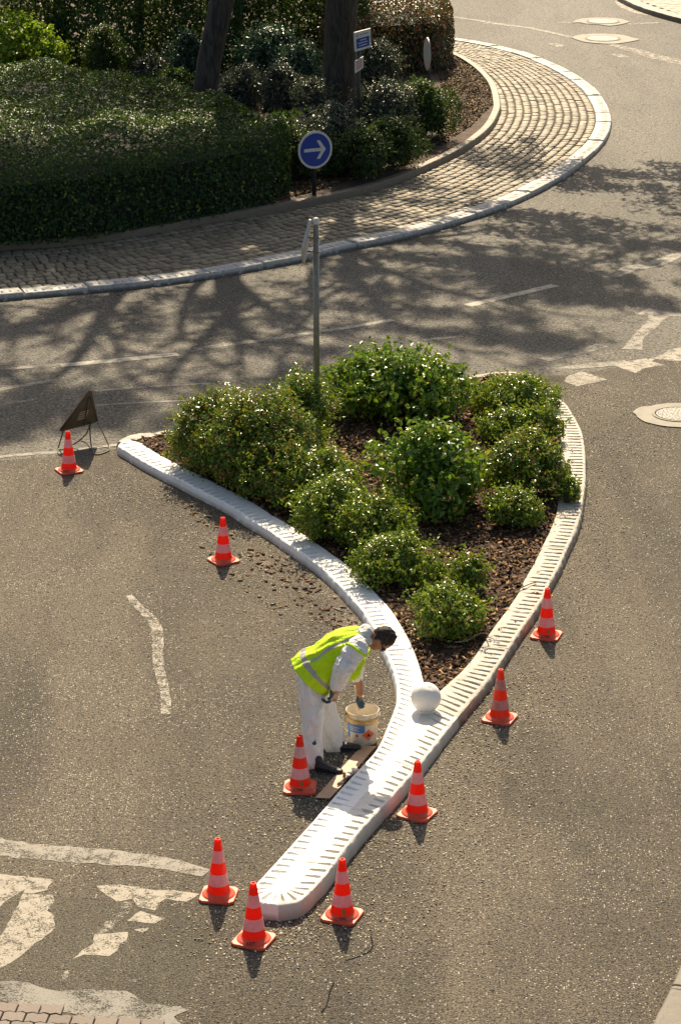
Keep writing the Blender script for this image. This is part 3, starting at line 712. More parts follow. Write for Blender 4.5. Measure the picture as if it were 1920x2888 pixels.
V = np.array(V).reshape(400, -1, 3); V[210:214, 2:, 2] -= .03; V = V.reshape(-1, 3)
o = mesh('near_pavement_kerb', V, Fc, M['gr_kerb'], None, True); o['kind'] = 'structure'
pv = [tuple(p[:2]) for p in (E1-NE*.31)[::10]]+[(6, 14), (4, 10)]
sheet('near_footway', pv, .09, M['paver'])

# ------------------------------------------------------------ foliage
def rot_frames(Nv):
    n = len(Nv); Nv = Nv/np.linalg.norm(Nv, axis=1)[:, None]
    a = RNG.normal(size=(n, 3)); U = a-Nv*(a*Nv).sum(1)[:, None]; U /= np.linalg.norm(U, axis=1)[:, None]
    return Nv, U, np.cross(Nv, U)
def leaves(name, P, Nv, size, mat, parent=None, width=.55, spread=.7, up=.35):
    n = len(P)
    Nn = Nv+RNG.normal(size=(n, 3))*spread; Nn[:, 2] += up
    Nn, U, W = rot_frames(Nn); s = (size*RNG.uniform(.6, 1.25, n))[:, None]
    fold = RNG.uniform(.05, .25, n)[:, None]
    V = np.stack([P-U*s*.5, P+W*s*width*.5+Nn*s*fold, P+U*s*.5-Nn*s*.08, P-W*s*width*.5+Nn*s*fold], 1)
    b = np.arange(n)[:, None]*4
    Fa = np.concatenate([b+[0, 1, 2], b+[0, 2, 3]], 1).reshape(-1, 3)
    return fast_mesh(name, V.reshape(-1, 3), Fa, mat, parent)
def shrub_pts(c, rx, ry, h, n, lump=.16, seed=0, shell=.35, zmin=.04, flat=1.0):
    """points through the outer shell of a lumpy dome standing on the ground at c"""
    r_ = np.random.default_rng(seed+int(h*100)); nl = 11
    an = r_.uniform(0, 6.28, nl); rr = np.sqrt(r_.uniform(.02, 1, nl))*.60; lr = r_.uniform(.36, .54, nl)
    an[0] = 0; rr[0] = .05; lr[0] = .55
    zt = np.clip(1.02-rr**2*.9-r_.uniform(0, .16, nl), .5, 1)          # how high each lobe reaches
    k = r_.integers(0, nl, n); w_ = RNG.uniform(0, 1, n)
    d = RNG.normal(size=(n, 3)); d /= np.linalg.norm(d, axis=1)[:, None]
    d[:, 2] = np.where(d[:, 2] < -.8, -d[:, 2], d[:, 2])
    C0 = np.stack([np.cos(an)*rr, np.sin(an)*rr], 1)
    kk = 1+lump*vnoise(d+C0[k][:, :1]*3, 3.1, seed)+lump*.5*vnoise(d, 8.0, seed+50)
    rad = (1-shell*w_**1.4)*kk
    vr = zt*h*.5                                                      # vertical half size of the lobe
    P = np.stack([(C0[k, 0]+d[:, 0]*lr[k]*rad)*rx, (C0[k, 1]+d[:, 1]*lr[k]*rad)*ry, zt[k]*h-vr[k]*.95+d[:, 2]*vr[k]*rad], 1)
    P[:, 2] = np.maximum(P[:, 2], zmin+RNG.uniform(0, .08, n))
    keep = vnoise(P/max(rx, .2), 7.0, seed+9)+RNG.uniform(-.55, .55, n)+w_*.6 > -.22
    nd = d*.75+np.stack([P[:, 0]/rx, P[:, 1]/ry, P[:, 2]/h-.3], 1)*.6
    return P[keep], nd[keep]
def shrub(name, cx, yt, yb, hw, leaf, size, mat, label, group, disp=True, nscale=1.0, lump=.16, z0=.07, hmul=1.0, ryf=.95, cat='shrub', shoots=True, objlabel=None, up=.35):
    """placed from the picture: centre column, top, foot and half width in display px of the photograph"""
    k = 1.2245 if disp else 1.0
    cx, yt, yb, hw = cx*k, yt*k, yb*k, hw*k
    g0 = at(cx, yb, z0); dist = math.hypot(g0.length, 0); sc = F/((g0-Vector((0, 0, CAMH))).length)
    r = hw/sc*1.18; dep = math.atan2(CAMH, g0.y)
    g = at(cx, yb, z0)+Vector((0, r*ryf*.8, 0))
    top = atY(cx, yt, g.y+r*.15); h = max(.25, (top.z-z0)*hmul)
    e = empty(name, (g.x, g.y, z0))
    h *= .97; area = 2.2*math.pi*r*(h*.8+r*.5); n = int(area/(size*size*.30)*2.1*nscale)
    seed = int(cx) % 97
    P, D = shrub_pts(None, r, r*ryf, h, n, lump, seed)
    leaves(leaf, P, D, size, mat, e, up=up)
    b = MB()
    for i in range(9):
        a = RNG.uniform(0, 6.28); rr = RNG.uniform(.2, .75)*r; hh = h*RNG.uniform(.6, .85)
        p0 = Vector((RNG.uniform(-.05, .05), RNG.uniform(-.05, .05), -.02)); p2 = Vector((rr*math.cos(a), rr*ryf*math.sin(a), hh))
        p1 = (p0+p2)/2+Vector((0, 0, h*.08)); b.tube([p0, p1, p2], [.014, .009, .004], 5)
    b.build('stems', M['twig'], e)
    if shoots:
        # thin leafy shoots poking out of the outline
        m = int(75*r/.5)+14; SP = []; SD = []; b2 = MB()
        for i in range(m):
            d = RNG.normal(size=3); d[2] = abs(d[2])*.8+.25; d /= np.linalg.norm(d)
            q = np.array([d[0]*r*.9, d[1]*r*ryf*.9, h*.42+d[2]*h*.5])*.93; L = RNG.uniform(.05, .19)*(1.0 if size < .06 else 1.3)
            for t in np.linspace(0, 1, 7): SP.append(q+d*L*t+RNG.normal(size=3)*.012); SD.append(d*.3+RNG.normal(size=3)*.6)
        leaves(leaf, np.array(SP), np.array(SD), size*.9, mat, e)
    tag(e, label, cat, group)
    return e
GR = 'shrubs planted on the triangular island'
SH = [
 ('a', 500, 884, 1115, 112, 'leaf_rose2', 'reddish tipped shrub at the left end of the island, beside the bare mulch corner'),
 ('b', 592, 872, 1150, 125, 'leaf_rose2', 'wide green shrub with reddish tips between the left-end shrub and the grey pole'),
 ('c', 695, 838, 1065, 82, 'leaf_rose', 'shrub directly left of the grey pole, touching the big broad leaved shrub'),
 ('d', 645, 986, 1186, 108, 'leaf_rose2', 'shrub in front of the wide reddish one, behind the middle of the freshly painted kerb'),
 ('e', 745, 1022, 1200, 82, 'leaf_rose', 'shrub standing just in front of the foot of the grey pole'),
 ('f', 764, 1084, 1270, 94, 'leaf_rose', 'rounded shrub overhanging the fresh white kerb near its middle'),
 ('g', 864, 1124, 1306, 86, 'leaf_rose', 'shrub between the middle of the white kerb and the nearer broad leaved bush'),
 ('h', 1190, 858, 975, 102, 'leaf_rose', 'spreading shrub at the far right corner of the island reaching over the kerb'),
 ('i', 1180, 935, 1035, 66, 'leaf_rose', 'small shrub just in front of the far right corner shrub'),
 ('j', 1215, 978, 1172, 94, 'leaf_rose2', 'tall rounded shrub halfway down the right kerb with orange tips'),
 ('k', 1185, 1118, 1228, 66, 'leaf_rose', 'low shrub at the right, nearest of the row along the weathered kerb'),
 ('l', 922, 1216, 1372, 98, 'leaf_rose', 'broad low shrub beside the kerb behind the worker, third from the island point'),
 ('m', 1080, 1270, 1372, 42, 'leaf_rose', 'smallest shrub on the island, just behind the one nearest the point'),
 ('n', 1032, 1336, 1486, 88, 'leaf_rose', 'round shrub nearest the point of the island and the white ball'),
 ('p', 560, 905, 1135, 88, 'leaf_rose2', 'shrub in the middle of the merged left group, behind the freshly painted kerb'),
 ('q', 685, 945, 1115, 76, 'leaf_rose', 'shrub close in front and left of the grey pole'),
 ('r', 1248, 930, 1035, 52, 'leaf_rose', 'small shrub against the weathered kerb, between the corner shrub and the tall rounded one'),
 ('o', 1308, 1092, 1168, 26, 'leaf_rose', 'little sprig of shrub hanging over the right weathered kerb')]
for _, cx, yt, yb, hw, mt, lb_ in SH:
    shrub('shrub', cx, yt, yb, hw, 'foliage', .046, M[mt], lb_, GR, nscale=1.25, lump=.26)
shrub('broad_leaved_shrub', 918, 788, 1010, 172, 'foliage', .085, M['leaf_big'], 'largest round shrub with broad glossy leaves behind the others, right of the grey pole', 'broad leaved shrubs on the island', nscale=1.3, lump=.18)
shrub('broad_leaved_shrub', 980, 962, 1215, 130, 'foliage', .085, M['leaf_big'], 'second broad leaved shrub in the middle of the island, in front of the largest one', 'broad leaved shrubs on the island', nscale=1.3, lump=.24)

def hedge(name, foot, h, size, mat, label, cat='hedge', dens=1.15, z0=.17, topmat=None, rnd=.18, group=None, flat=.05):
    P = np.array(foot); c = P.mean(0); e = empty(name, (c[0], c[1], z0)); P = P-c
    lo, hi = P.min(0), P.max(0)
    area_top = 0.5*abs(np.dot(P[:, 0], np.roll(P[:, 1], 1))-np.dot(P[:, 1], np.roll(P[:, 0], 1)))
    L = np.linalg.norm(np.roll(P, -1, 0)-P, axis=1); per = L.sum()
    d = dens*1.9/(size*size*.55)
    nt_ = int(area_top*d); q = scatter_poly(P, nt_)
    # distance to the outline gives the rounded shoulder
    def edist(q):
        m = np.full(len(q), 9.0)
        for i in range(len(P)):
            a, b = P[i], P[(i+1) % len(P)]; ab = b-a; t = np.clip(((q-a)@ab)/(ab@ab), 0, 1); m = np.minimum(m, np.linalg.norm(q-(a+t[:, None]*ab), axis=1))
        return m
    m = edist(q); zz = h-np.clip(rnd-m, 0, rnd)**2/rnd*.8+vnoise(q, 1.3, 4)*flat+vnoise(q, 4, 5)*flat*.5
    PT = np.c_[q, zz-RNG.uniform(0, 1, nt_)**2*.22]; NT_ = np.tile([0, 0, 1.0], (nt_, 1))
    ns = int(per*h*d); k = RNG.choice(len(P), ns, p=L/per); t = RNG.uniform(0, 1, ns)[:, None]
    a = P[k]; b = P[(k+1) % len(P)]; s = a+(b-a)*t; dd = (b-a)/np.linalg.norm(b-a, axis=1)[:, None]
    ccw = np.sign(np.dot(np.roll(P[:, 0], 1), P[:, 1])-np.dot(np.roll(P[:, 1], 1), P[:, 0]))
    nn = np.stack([dd[:, 1], -dd[:, 0]], 1)*ccw
    z = RNG.uniform(.02, h-.03, ns)
    off = vnoise(np.c_[s, z], 2.0, 6)*.06-RNG.uniform(0, 1, ns)**2*.25-np.clip(z-(h-rnd), 0, rnd)**2/rnd*.5
    PS = np.c_[s+nn*off[:, None], z]; NS = np.c_[nn, np.full(ns, .15)]
    leaves('foliage', np.vstack([PT, PS]), np.vstack([NT_, NS]), size, mat, e, spread=.55, up=.2)
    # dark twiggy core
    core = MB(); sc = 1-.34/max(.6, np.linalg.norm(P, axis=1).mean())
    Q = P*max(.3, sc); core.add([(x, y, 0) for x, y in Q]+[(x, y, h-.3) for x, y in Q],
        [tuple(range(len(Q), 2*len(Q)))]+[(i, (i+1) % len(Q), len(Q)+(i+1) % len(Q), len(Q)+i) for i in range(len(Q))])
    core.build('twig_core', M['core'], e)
    tag(e, label, cat, group)
    return e
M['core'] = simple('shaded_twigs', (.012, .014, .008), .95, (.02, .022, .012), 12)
def g2(x, y, z=.17): p = at(x, y, z); return (p.x, p.y)
hh = 1.25
hf = [g2(-420, 742), g2(-200, 726), g2(0, 705), g2(200, 688), g2(400, 655), g2(600, 618), g2(760, 582), g2(815, 545)] + \
     [g2(820, 490), g2(760, 310, .17+hh), g2(620, 260, .17+hh), g2(430, 205, .17+hh), g2(200, 178, .17+hh), g2(0, 170, .17+hh), g2(-420, 165, .17+hh)]
hedge('clipped_hedge', hf, hh, .075, M['leaf_hedge'], 'long broad clipped evergreen hedge with sunlit flat top filling the left of the central island', rnd=.35, flat=.13)
hr = [g2(1175, 255), g2(1260, 205), g2(1277, 178), g2(1278, 150), g2(1262, 128), g2(1180, 118), g2(1000, 112), g2(860, 108), g2(860, 150), g2(1000, 205)]
hy = [at(x, y, .17) for x, y in [(1050, 225), (1262, 195), (1272, 168)]]
hedge('photinia_hedge', [tuple(at(x, y, .17)[:2]) for x, y in [(990, 226), (1120, 216), (1240, 206), (1268, 190), (1275, 165), (1262, 140), (1150, 112), (1000, 95), (900, 90), (900, 226)]], 1.35, .085, M['leaf_red'], 'square clipped hedge with red new leaves at the tip of the central island', dens=1.0, rnd=.38, flat=.12)
def bshrub(name, x, yt, yb, hw, mat, size, label, **kw):
    return shrub(name, x, yt, yb, hw, 'foliage', size, M[mat], label, 'shrubs on the central island', z0=.17, **kw)
bshrub('rounded_shrub', 975, 168, 335, 86, 'leaf_hedge', .065, 'rounded green shrub at the right end of the island shrubs, next to bare soil', lump=.12)
bshrub('rounded_shrub', 885, 165, 350, 84, 'leaf_grey', .06, 'greyish shrub just left of the rounded green one, right of the sign post')
bshrub('rounded_shrub', 905, 255, 402, 72, 'leaf_dark', .06, 'dark shrub in front of the greyish one above the brown kerb')
bshrub('rounded_shrub', 825, 280, 425, 74, 'leaf_dark', .06, 'dark shrub directly right of the blue arrow sign')
bshrub('rounded_shrub', 760, 225, 400, 84, 'leaf_grey', .06, 'grey leaved shrub behind the blue arrow sign')
bshrub('rounded_shrub', 680, 285, 425, 70, 'leaf_dark', .06, 'dark shrub left of the blue arrow sign at the end of the hedge')
bshrub('rounded_shrub', 870, 82, 215, 62, 'leaf_grey', .06, 'tall grey leaved shrub right of the blue information board')
bshrub('rounded_shrub', 560, 140, 285, 60, 'leaf_grey', .06, 'grey leaved shrub between the two tree trunks, nearer the left one')
bshrub('rounded_shrub', 650, 135, 295, 66, 'leaf_grey', .06, 'silvery shrub in the gap between the two tree trunks')
bshrub('rounded_shrub', 725, 165, 310, 58, 'leaf_grey', .06, 'silvery shrub in front of the right tree trunk')
bshrub('rounded_shrub', 700, 88, 222, 62, 'leaf_blue', .07, 'blue green mound shrub behind, against the right tree trunk')
bshrub('rounded_shrub', 625, 42, 205, 80, 'leaf_blue', .08, 'blue green spreading shrub at the back between the trunks')
bshrub('rounded_shrub', 432, 62, 205, 50, 'leaf_blue', .07, 'clipped round shrub left of the leaning tree trunk')
bshrub('rounded_shrub', 345, 118, 215, 50, 'leaf_grey', .06, 'small grey shrub just behind the hedge top')
bshrub('rounded_shrub', 238, 45, 215, 58, 'leaf_dark', .05, 'dark conical evergreen behind the hedge', lump=.05)
bshrub('rounded_shrub', 110, 70, 208, 46, 'leaf_lime', .08, 'small bright green shrub at the far left behind the hedge')
bshrub('rounded_shrub', 400, 150, 235, 36, 'leaf_hedge', .07, 'little shrub with pale tips at the foot of the leaning trunk')
bshrub('rounded_shrub', 1060, 128, 180, 14, 'leaf_rose', .06, 'tiny tuft of leaves at the foot of the edge-on round sign', shoots=False) if False else None
# high background planting
def wall_of_leaves(name, x0, x1, yt, Yd, depth, h, size, mat, label, seed):
    a = atY(x0*1.2245, 100, Yd).x; b = atY(x1*1.2245, 100, Yd).x
    e = empty(name, ((a+b)/2, Yd, .17)); n = int((b-a)*h/(size*size*.3)*5.5)
    P = np.c_[RNG.uniform(a, b, n)-(a+b)/2, np.abs(RNG.normal(0, depth*.35, n)), RNG.uniform(0, h, n)]
    P[:, 1] += vnoise(P*[1, 0, 1], 1.3, seed)*.8
    cut = h*(.86+.14*vnoise(P[:, :1], 1.7, seed+1)); P = P[P[:, 2] < cut]; n = len(P)
    leaves('foliage', P, np.tile([0, -1, .3], (n, 1)), size, mat, e)
    b_ = MB()
    for i in range(7):
        x = RNG.uniform(-(b-a)/2, (b-a)/2)*.8; b_.tube([(x, .8, 0), (x+RNG.uniform(-.3, .3), .9, h*.5), (x+RNG.uniform(-.6, .6), .8, h*.85)], [.03, .02, .01], 6)
    b_.build('stems', M['twig'], e); tag(e, label, 'bush', 'tall bushes at the back of the island')
wall_of_leaves('tall_bush', -60, 150, 0, 56.2, 1.2, 2.7, .10, M['leaf_dark'], 'dark tall bush at the top left corner behind the lime green one', 21)
wall_of_leaves('tall_bush', 120, 330, 0, 56.8, 1.2, 2.8, .10, M['leaf_hedge'], 'deep green tall bush at the top edge behind the conical evergreen', 22)
wall_of_leaves('tall_bush', 310, 560, 0, 57.0, 1.2, 2.9, .10, M['leaf_dark'], 'dark tall bush at the top edge behind the leaning tree trunk', 23)
wall_of_leaves('tall_bush', 540, 850, 0, 57.4, 1.2, 2.7, .10, M['leaf_dark'], 'dark tall bush at the top edge between the trunks and the red hedge', 24)
shrub('lime_bush', 25, 8, 212, 92, 'foliage', .13, M['leaf_lime'], 'sunlit lime green bush in the top left corner above the hedge', None, z0=.17, nscale=.7, lump=.35)

# ------------------------------------------------------------ trees (trunks in view, crowns above it)
def shp(px, py, Y0):
    """point of a limb standing near depth Y0 whose shadow falls on the traced ground point"""
    g = at(px, py); h = (g.y-Y0)/SHY
    return Vector((g.x-SHX*h, Y0, h))
def tree(base_px, Yb, trunk, limbs, label, leafpolys, lsize, dens, seed):
    g = Vector((base_px, Yb, .1)); e = empty('tree', g)
    b = MB(); b.tube([p-g for p in trunk[0]], trunk[1], 20)
    V = np.array(b.V); V[:, :2] += (vnoise(V*[6, 6, .8], 1, seed)*.025)[:, None]*np.sign(V[:, :2]-np.array(trunk[0][0]-g)[:2]); b.V = [tuple(v) for v in V]
    tr = b.build('trunk', M['trunk'], e, True)
    for pts, r in limbs:
        l = MB(); A_ = catmull(pts, .4); A_ = A_+np.c_[vnoise(A_, 1.2, seed), vnoise(A_, 1.5, seed+1), vnoise(A_, 1.2, seed+2)]*.10
        l.tube([Vector(p)-g for p in A_], list(np.linspace(r[0], r[1], len(A_))), 8); l.build('limb', M['trunk'], e, True)
    # finer branching web off the limbs
    sb = MB()
    for pts, r in limbs:
        A_ = catmull(pts, .4)
        for _ in range(9):
            i = int(RNG.uniform(.15, .95)*(len(A_)-2)); p = Vector(A_[i]); d = (Vector(A_[i+1])-p).normalized()
            sd = d.cross(Vector((0, 1, 0))).normalized()*RNG.choice([-1, 1])*RNG.uniform(.4, 1.1); v = (d+sd+Vector((0, RNG.normal()*.3, .1))).normalized(); L = RNG.uniform(1.2, 3.2); q_ = [p-g]
            for k_ in range(6):
                v = (v+Vector(RNG.normal(size=3)*.28)).normalized(); q_.append(q_[-1]+v*L/6)
                if k_ in (2, 4):
                    v2 = (v+Vector(RNG.normal(size=3)*.8)).normalized(); e_ = q_[-1]; sb.tube([e_, e_+v2*L*.18, e_+(v2+Vector((0, 0, .2)))*L*.36], [.022, .015, .006], 5, cap=False)
            sb.tube(q_, list(np.linspace(.045, .010, 7)), 6, cap=False)
    sb.build('branches', M['trunk'], e)['kind'] = 'stuff'
    PP = []
    for poly, n, Yr, thr in leafpolys:
        P = np.array([tuple(at(x, y)[:2]) for x, y in poly]); q = scatter_poly(P, n)
        f = .45*vnoise(q, 1.1, seed+3)+.6*vnoise(q*[1, .75], 2.9, seed+4)+.6*vnoise(q*[1, .8], 5.5, seed+8)
        q = q[f > thr]
        Yp = Yr+RNG.normal(0, 1.0, len(q))+vnoise(q, .6, seed+5)*1.2
        h = np.maximum((q[:, 1]-Yp)/SHY, 3.6+(0)); y = q[:, 1]-SHY*h
        c = np.c_[q[:, 0]-SHX*h, y, h]
        PP.append(c)
    c = np.vstack(PP); m = 9
    P = np.repeat(c, m, 0)+RNG.normal(0, .13, (len(c)*m, 3)); 
    leaves('crown', P-np.array(g), RNG.normal(size=(len(P), 3)), lsize, M['leaf_tree'], e, up=.2)
    # fine twigs
    t = MB(); sel = RNG.choice(len(c), min(420, len(c)), replace=False)
    for i in sel:
        p = Vector(c[i])-g; d = Vector(RNG.normal(size=3)).normalized()*RNG.uniform(.3, .8); d.z = abs(d.z)*.3
        t.tube([p-d, p, p+d*.7], [.022, .014, .005], 4, cap=False)
    t.build('twigs', M['trunk'], e)['kind'] = 'stuff'
    tag(e, label, 'tree', 'trees on the central island')
    return e
Y1, Y2 = 49.5, 51.0
t1 = [atY(578, 330, Y1), atY(578, 269, Y1), atY(590, 180, Y1), atY(605, 100, Y1), atY(628, 0, Y1)]
z1 = t1[-1]; t1[0].z = .1
top1 = [z1+Vector((.12, -.1, 1.0)), shp(640, 790, Y1-.2), shp(640, 860, Y1)]
q3 = lambda p: c3(p)
L1s = [([shp(*q, Y1) for q in [(640, 800)]+q3([(1050, 200), (1040, 285), (1150, 385), (1300, 402), (1440, 425), (1600, 470)])], (.20, .05)),
       ([shp(*q, Y1+.3) for q in [(645, 790)]+q3([(1090, 160), (1200, 240), (1350, 320), (1568, 380)])], (.16, .04)),
       ([shp(*q, Y1-.2) for q in q3([(1040, 270), (960, 370), (900, 430), (820, 520), (760, 640)])], (.14, .04)),
       ([shp(*q, Y1+.2) for q in q3([(1000, 60), (880, 150), (845, 320), (880, 400), (1010, 340)])], (.11, .05)),
       ([shp(*q, Y1) for q in [(640, 730)]+q3([(760, 60), (540, 170), (470, 270), (430, 360), (390, 450), (300, 555), (100, 700), (-60, 800)])], (.20, .06)),
       ([shp(*q, Y1) for q in q3([(520, 190), (400, 250), (250, 290), (100, 320), (-80, 370)])], (.14, .07)),
       ([shp(*q, Y1+.2) for q in q3([(470, 300), (560, 420), (600, 560), (700, 640)])], (.08, .03)),
       ([shp(*q, Y1-.2) for q in q3([(1050, 290), (1100, 450), (1120, 560)])], (.10, .03)),
       ([shp(*q, Y1) for q in q3([(180, 620), (60, 560), (-60, 520)])], (.07, .03))]
dl = lambda pts: [(x*1.2245, y*1.2245) for x, y in pts]
tree(t1[0].x, Y1, (t1+top1, [.27, .245, .235, .23, .225, .22, .21, .19]), L1s,
     'leaning tree trunk rising behind the hedge, left of the two trees',
     [(dl([(-200, 690), (400, 650), (740, 600), (760, 800), (700, 880), (380, 950), (300, 1040), (-200, 1040)]), 7000, Y1, .52),
      (dl([(-200, 560), (250, 550), (700, 500), (720, 600), (300, 655), (-200, 690)]), 5200, Y1+1.5, -.6),
      (dl([(-150, 850), (120, 870), (300, 900), (420, 960), (250, 1030), (-150, 1040)]), 1600, Y1, .2)], .13, 1, 31)
t2 = [atY(957, 300, Y2), atY(957, 200, Y2), atY(958, 100, Y2), atY(962, 0, Y2)]; t2[0].z = .1
top2 = [t2[-1]+Vector((0, 0, 1.0)), shp(965, 600, Y2), shp(985, 690, Y2)]
L2s = [([shp(*q, Y2) for q in dl([(800, 560), (880, 560), (1020, 540), (1180, 520)])], (.12, .03)),
       ([shp(*q, Y2+.3) for q in dl([(795, 560), (920, 640), (1120, 690), (1300, 690)])], (.12, .03)),
       ([shp(*q, Y2-.2) for q in dl([(800, 570), (860, 700), (1000, 790), (1180, 820)])], (.13, .04)),
       ([shp(*q, Y2) for q in dl([(790, 520), (740, 620), (700, 740), (620, 850)])], (.13, .04)),
       ([shp(*q, Y2+.5) for q in dl([(1050, 560), (1150, 600), (1300, 620), (1500, 560)])], (.10, .03))]
tree(t2[0].x, Y2, (t2+top2, [.36, .33, .315, .31, .27, .19, .13]), L2s,
     'thick upright tree trunk beside the blue information board, right of the two trees',
     [(dl([(740, 560), (1000, 520), (1240, 430), (1330, 380), (1568, 375), (1750, 380), (1750, 700), (1568, 705), (1420, 740), (1250, 835), (1150, 790), (1000, 770), (740, 860)]), 13000, Y2-1.5, .12),
      (dl([(1080, 600), (1568, 560), (1700, 620), (1500, 740), (1240, 850), (1130, 800)]), 2200, Y2-1.5, .1),
      (dl([(720, 480), (960, 420), (1120, 330), (1230, 330), (1240, 420), (1000, 520), (740, 580)]), 1500, Y2+1.5, .1),
      (dl([(420, 210), (640, 270), (660, 470), (560, 500), (300, 470), (150, 520), (-50, 480), (-50, 400), (330, 330)]), 2600, Y2+5, .0),
      (dl([(400, 0), (860, 0), (880, 330), (640, 330), (430, 170)]), 2600, Y2+10, .15)], .13, 1, 47)

# ------------------------------------------------------------ cones
def mat_plastic(name, c, c2, tc, trans=.35, rough=.4):
    m = NT(name); k = m.ramp(m.math('ADD', m.math('MULTIPLY', m.noise(9, 5, .75), .6), m.math('MULTIPLY', m.noise(70, 3, .7), .4)), .42, .62)
    col = m.mix(m.math('MULTIPLY', k, .8), c, c2); m.color(col); m.rough(rough)
    tr = m.n('ShaderNodeBsdfTranslucent'); tr.inputs['Color'].default_value = (*tc, 1)
    mx = m.n('ShaderNodeMixShader'); mx.inputs[0].default_value = trans
    m.l(m.b.outputs[0], mx.inputs[1]); m.l(tr.outputs[0], mx.inputs[2]); m.l(mx.outputs[0], m.out.inputs['Surface']); return m.m
M['cone'] = mat_plastic('orange_red_pvc', (.90, .045, .010), (.66, .04, .012), (1.0, .05, .004), .50)
M['cone_base'] = mat_plastic('faded_orange_pvc', (.80, .10, .04), (.55, .09, .04), (.9, .06, .01), .12, .5)
M['band'] = mat_plastic('white_band', (.78, .70, .66), (.58, .44, .38), (.95, .55, .46), .42)
M['cone_dull'] = mat_plastic('dull_orange_pvc', (.78, .065, .012), (.52, .05, .015), (1.0, .07, .008), .40)
M['band_dull'] = mat_plastic('worn_white_band', (.56, .42, .35), (.30, .18, .13), (.8, .32, .2), .35)
M['ink'] = simple('black_ink', (.05, .012, .01), .7)
M['sticker'] = simple('brown_sticker', (.35, .16, .03), .5)
def text_mesh(name, s, size, mat, parent, mtx, ext=.0006):
    cu = bpy.data.curves.new('txt', 'FONT'); cu.body = s; cu.size = size; cu.extrude = ext; cu.align_x = 'CENTER'; cu.align_y = 'CENTER'; cu.resolution_u = 3
    o = bpy.data.objects.new('txt', cu); COL.objects.link(o); dg = bpy.context.evaluated_depsgraph_get()
    me = bpy.data.meshes.new_from_object(o.evaluated_get(dg)); bpy.data.objects.remove(o); me.name = name
    me.transform(mtx); me.materials.clear(); r = link(name, me, mat, parent); return r
def cone_parts():
    d = {}
    def rr(z): return .094+(z-.03)/(.5-.03)*(.024-.094)
    b = MB(); s = .142; c = .03
    O = [(-s+c, -s), (s-c, -s), (s, -s+c), (s, s-c), (s-c, s), (-s+c, s), (-s, s-c), (-s, -s+c)]
    rows = []
    for f, z in ((1, .0), (1, .014), (.97, .02)):
        for x, y in O: rows.append((x*f, y*f, z))
    Fc = [tuple(range(7, -1, -1))]+[(L*8+k, L*8+(k+1) % 8, L*8+8+(k+1) % 8, L*8+8+k) for L in range(2) for k in range(8)]+[tuple(16+k for k in range(8))]
    b.add(rows, Fc); b.lathe([(.134, .019), (.130, .026), (.112, .034), (.100, .040), (.094, .05)], 36, cap=(False, False))
    d['base'] = b
    b = MB(); b.lathe([(.0955, .034), (rr(.06), .06), (rr(.115), .115), (rr(.21), .21), (rr(.305), .305), (rr(.405), .405), (rr(.48), .48), (.0245, .494), (.022, .5), (.017, .5), (.016, .49), (.016, .40)], 36, cap=(False, False))
    d['body'] = b
    for k, (z0, z1) in enumerate(((.115, .21), (.305, .405))):
        b = MB(); b.lathe([(rr(z0)+.0003, z0), (rr(z0)+.0018, z0+.002), (rr(z1)+.0018, z1-.002), (rr(z1)+.0003, z1)], 36, cap=(False, False)); d['band%d' % k] = b
    return d
CONES = [(160, 1086, 28, 'AST.', 0, 'traffic cone beside the folded triangular sign, farthest of all the cones', 1), (515, 1293, 32, None, 0, 'traffic cone on the open road left of the middle of the painted kerb', 0),
         (691, 1817, -3, 'CTM', 1, 'traffic cone right beside the worker and the wooden board', 0), (504, 2065, -8, None, 0, 'traffic cone at the end of the worn crossing paint, left of the island nose', 1),
         (585, 2168, -22, 'AST.', 0, 'nearest traffic cone, right in front of the rounded island nose', 0), (788, 2112, -20, 'CTM', 1, 'traffic cone just right of the island nose with black lettering', 1),
         (960, 1877, -28, None, 0, 'traffic cone on the right road across the white kerb from the wooden board', 0), (1150, 1657, -22, None, 2, 'duller orange traffic cone with grimy bands, right of the white ball', 0),
         (1257, 1466, -18, 'CTM', 1, 'traffic cone highest up on the right road, against the weathered kerb', 0)]
cparts = cone_parts(); cme = {}
for k, b in cparts.items():
    o = b.build(k, None, None, auto=40); cme[k] = o.data; bpy.data.objects.remove(o)
for x, y, rz, txt, st_, lab, lean in CONES:
    p = at(x*1.2245, y*1.2245); p.z = .006
    e = empty('traffic_cone', p, math.radians(rz)); q_ = (int(x)*7) % 5-2; e.scale = (1, 1, 1+.006*q_)
    dull = st_ == 2
    def cp(nm, key, mat):
        me = cme[key].copy(); me.name = nm; me.materials.clear(); return link(nm, me, mat, e)
    cp('base', 'base', M['cone_base']); cp('cone_body', 'body', M['cone_dull'] if dull else M['cone'])
    for k in (0, 1): cp('reflective_band', 'band%d' % k, M['band_dull'] if dull else M['band'])
    Rz = Matrix.Rotation(math.radians(-rz), 4, 'Z')
    if txt:
        text_mesh('lettering', txt, .042, M['ink'], e, Rz@Matrix.Translation((-.018, -.121, .037))@Matrix.Rotation(math.radians(32), 4, 'X'))
    if st_ == 1:
        b = MB(); 
        ang = [math.radians(a) for a in (-100, -93, -86, -79)]
        for z_ in ((.062, .108),):
            V = [(.0955*math.cos(a)*(1-z*.75)/1, .0955*math.sin(a)*(1-z*.75), z) for z in z_ for a in ang]
            V = []
            for z in (.062, .108):
                r_ = .094+(z-.03)/(.47)*(.024-.094)+.0022
                V += [(r_*math.cos(a), r_*math.sin(a), z) for a in ang]
            b.add(V, [(i, i+1, i+5, i+4) for i in range(3)])
        s = b.build('sticker', M['sticker'], e); s.rotation_euler = (0, 0, math.radians(-rz+8))
    tag(e, lab, 'traffic cone', 'orange traffic cones around the painted island')
    if lean and False: e.rotation_euler[0] = .01

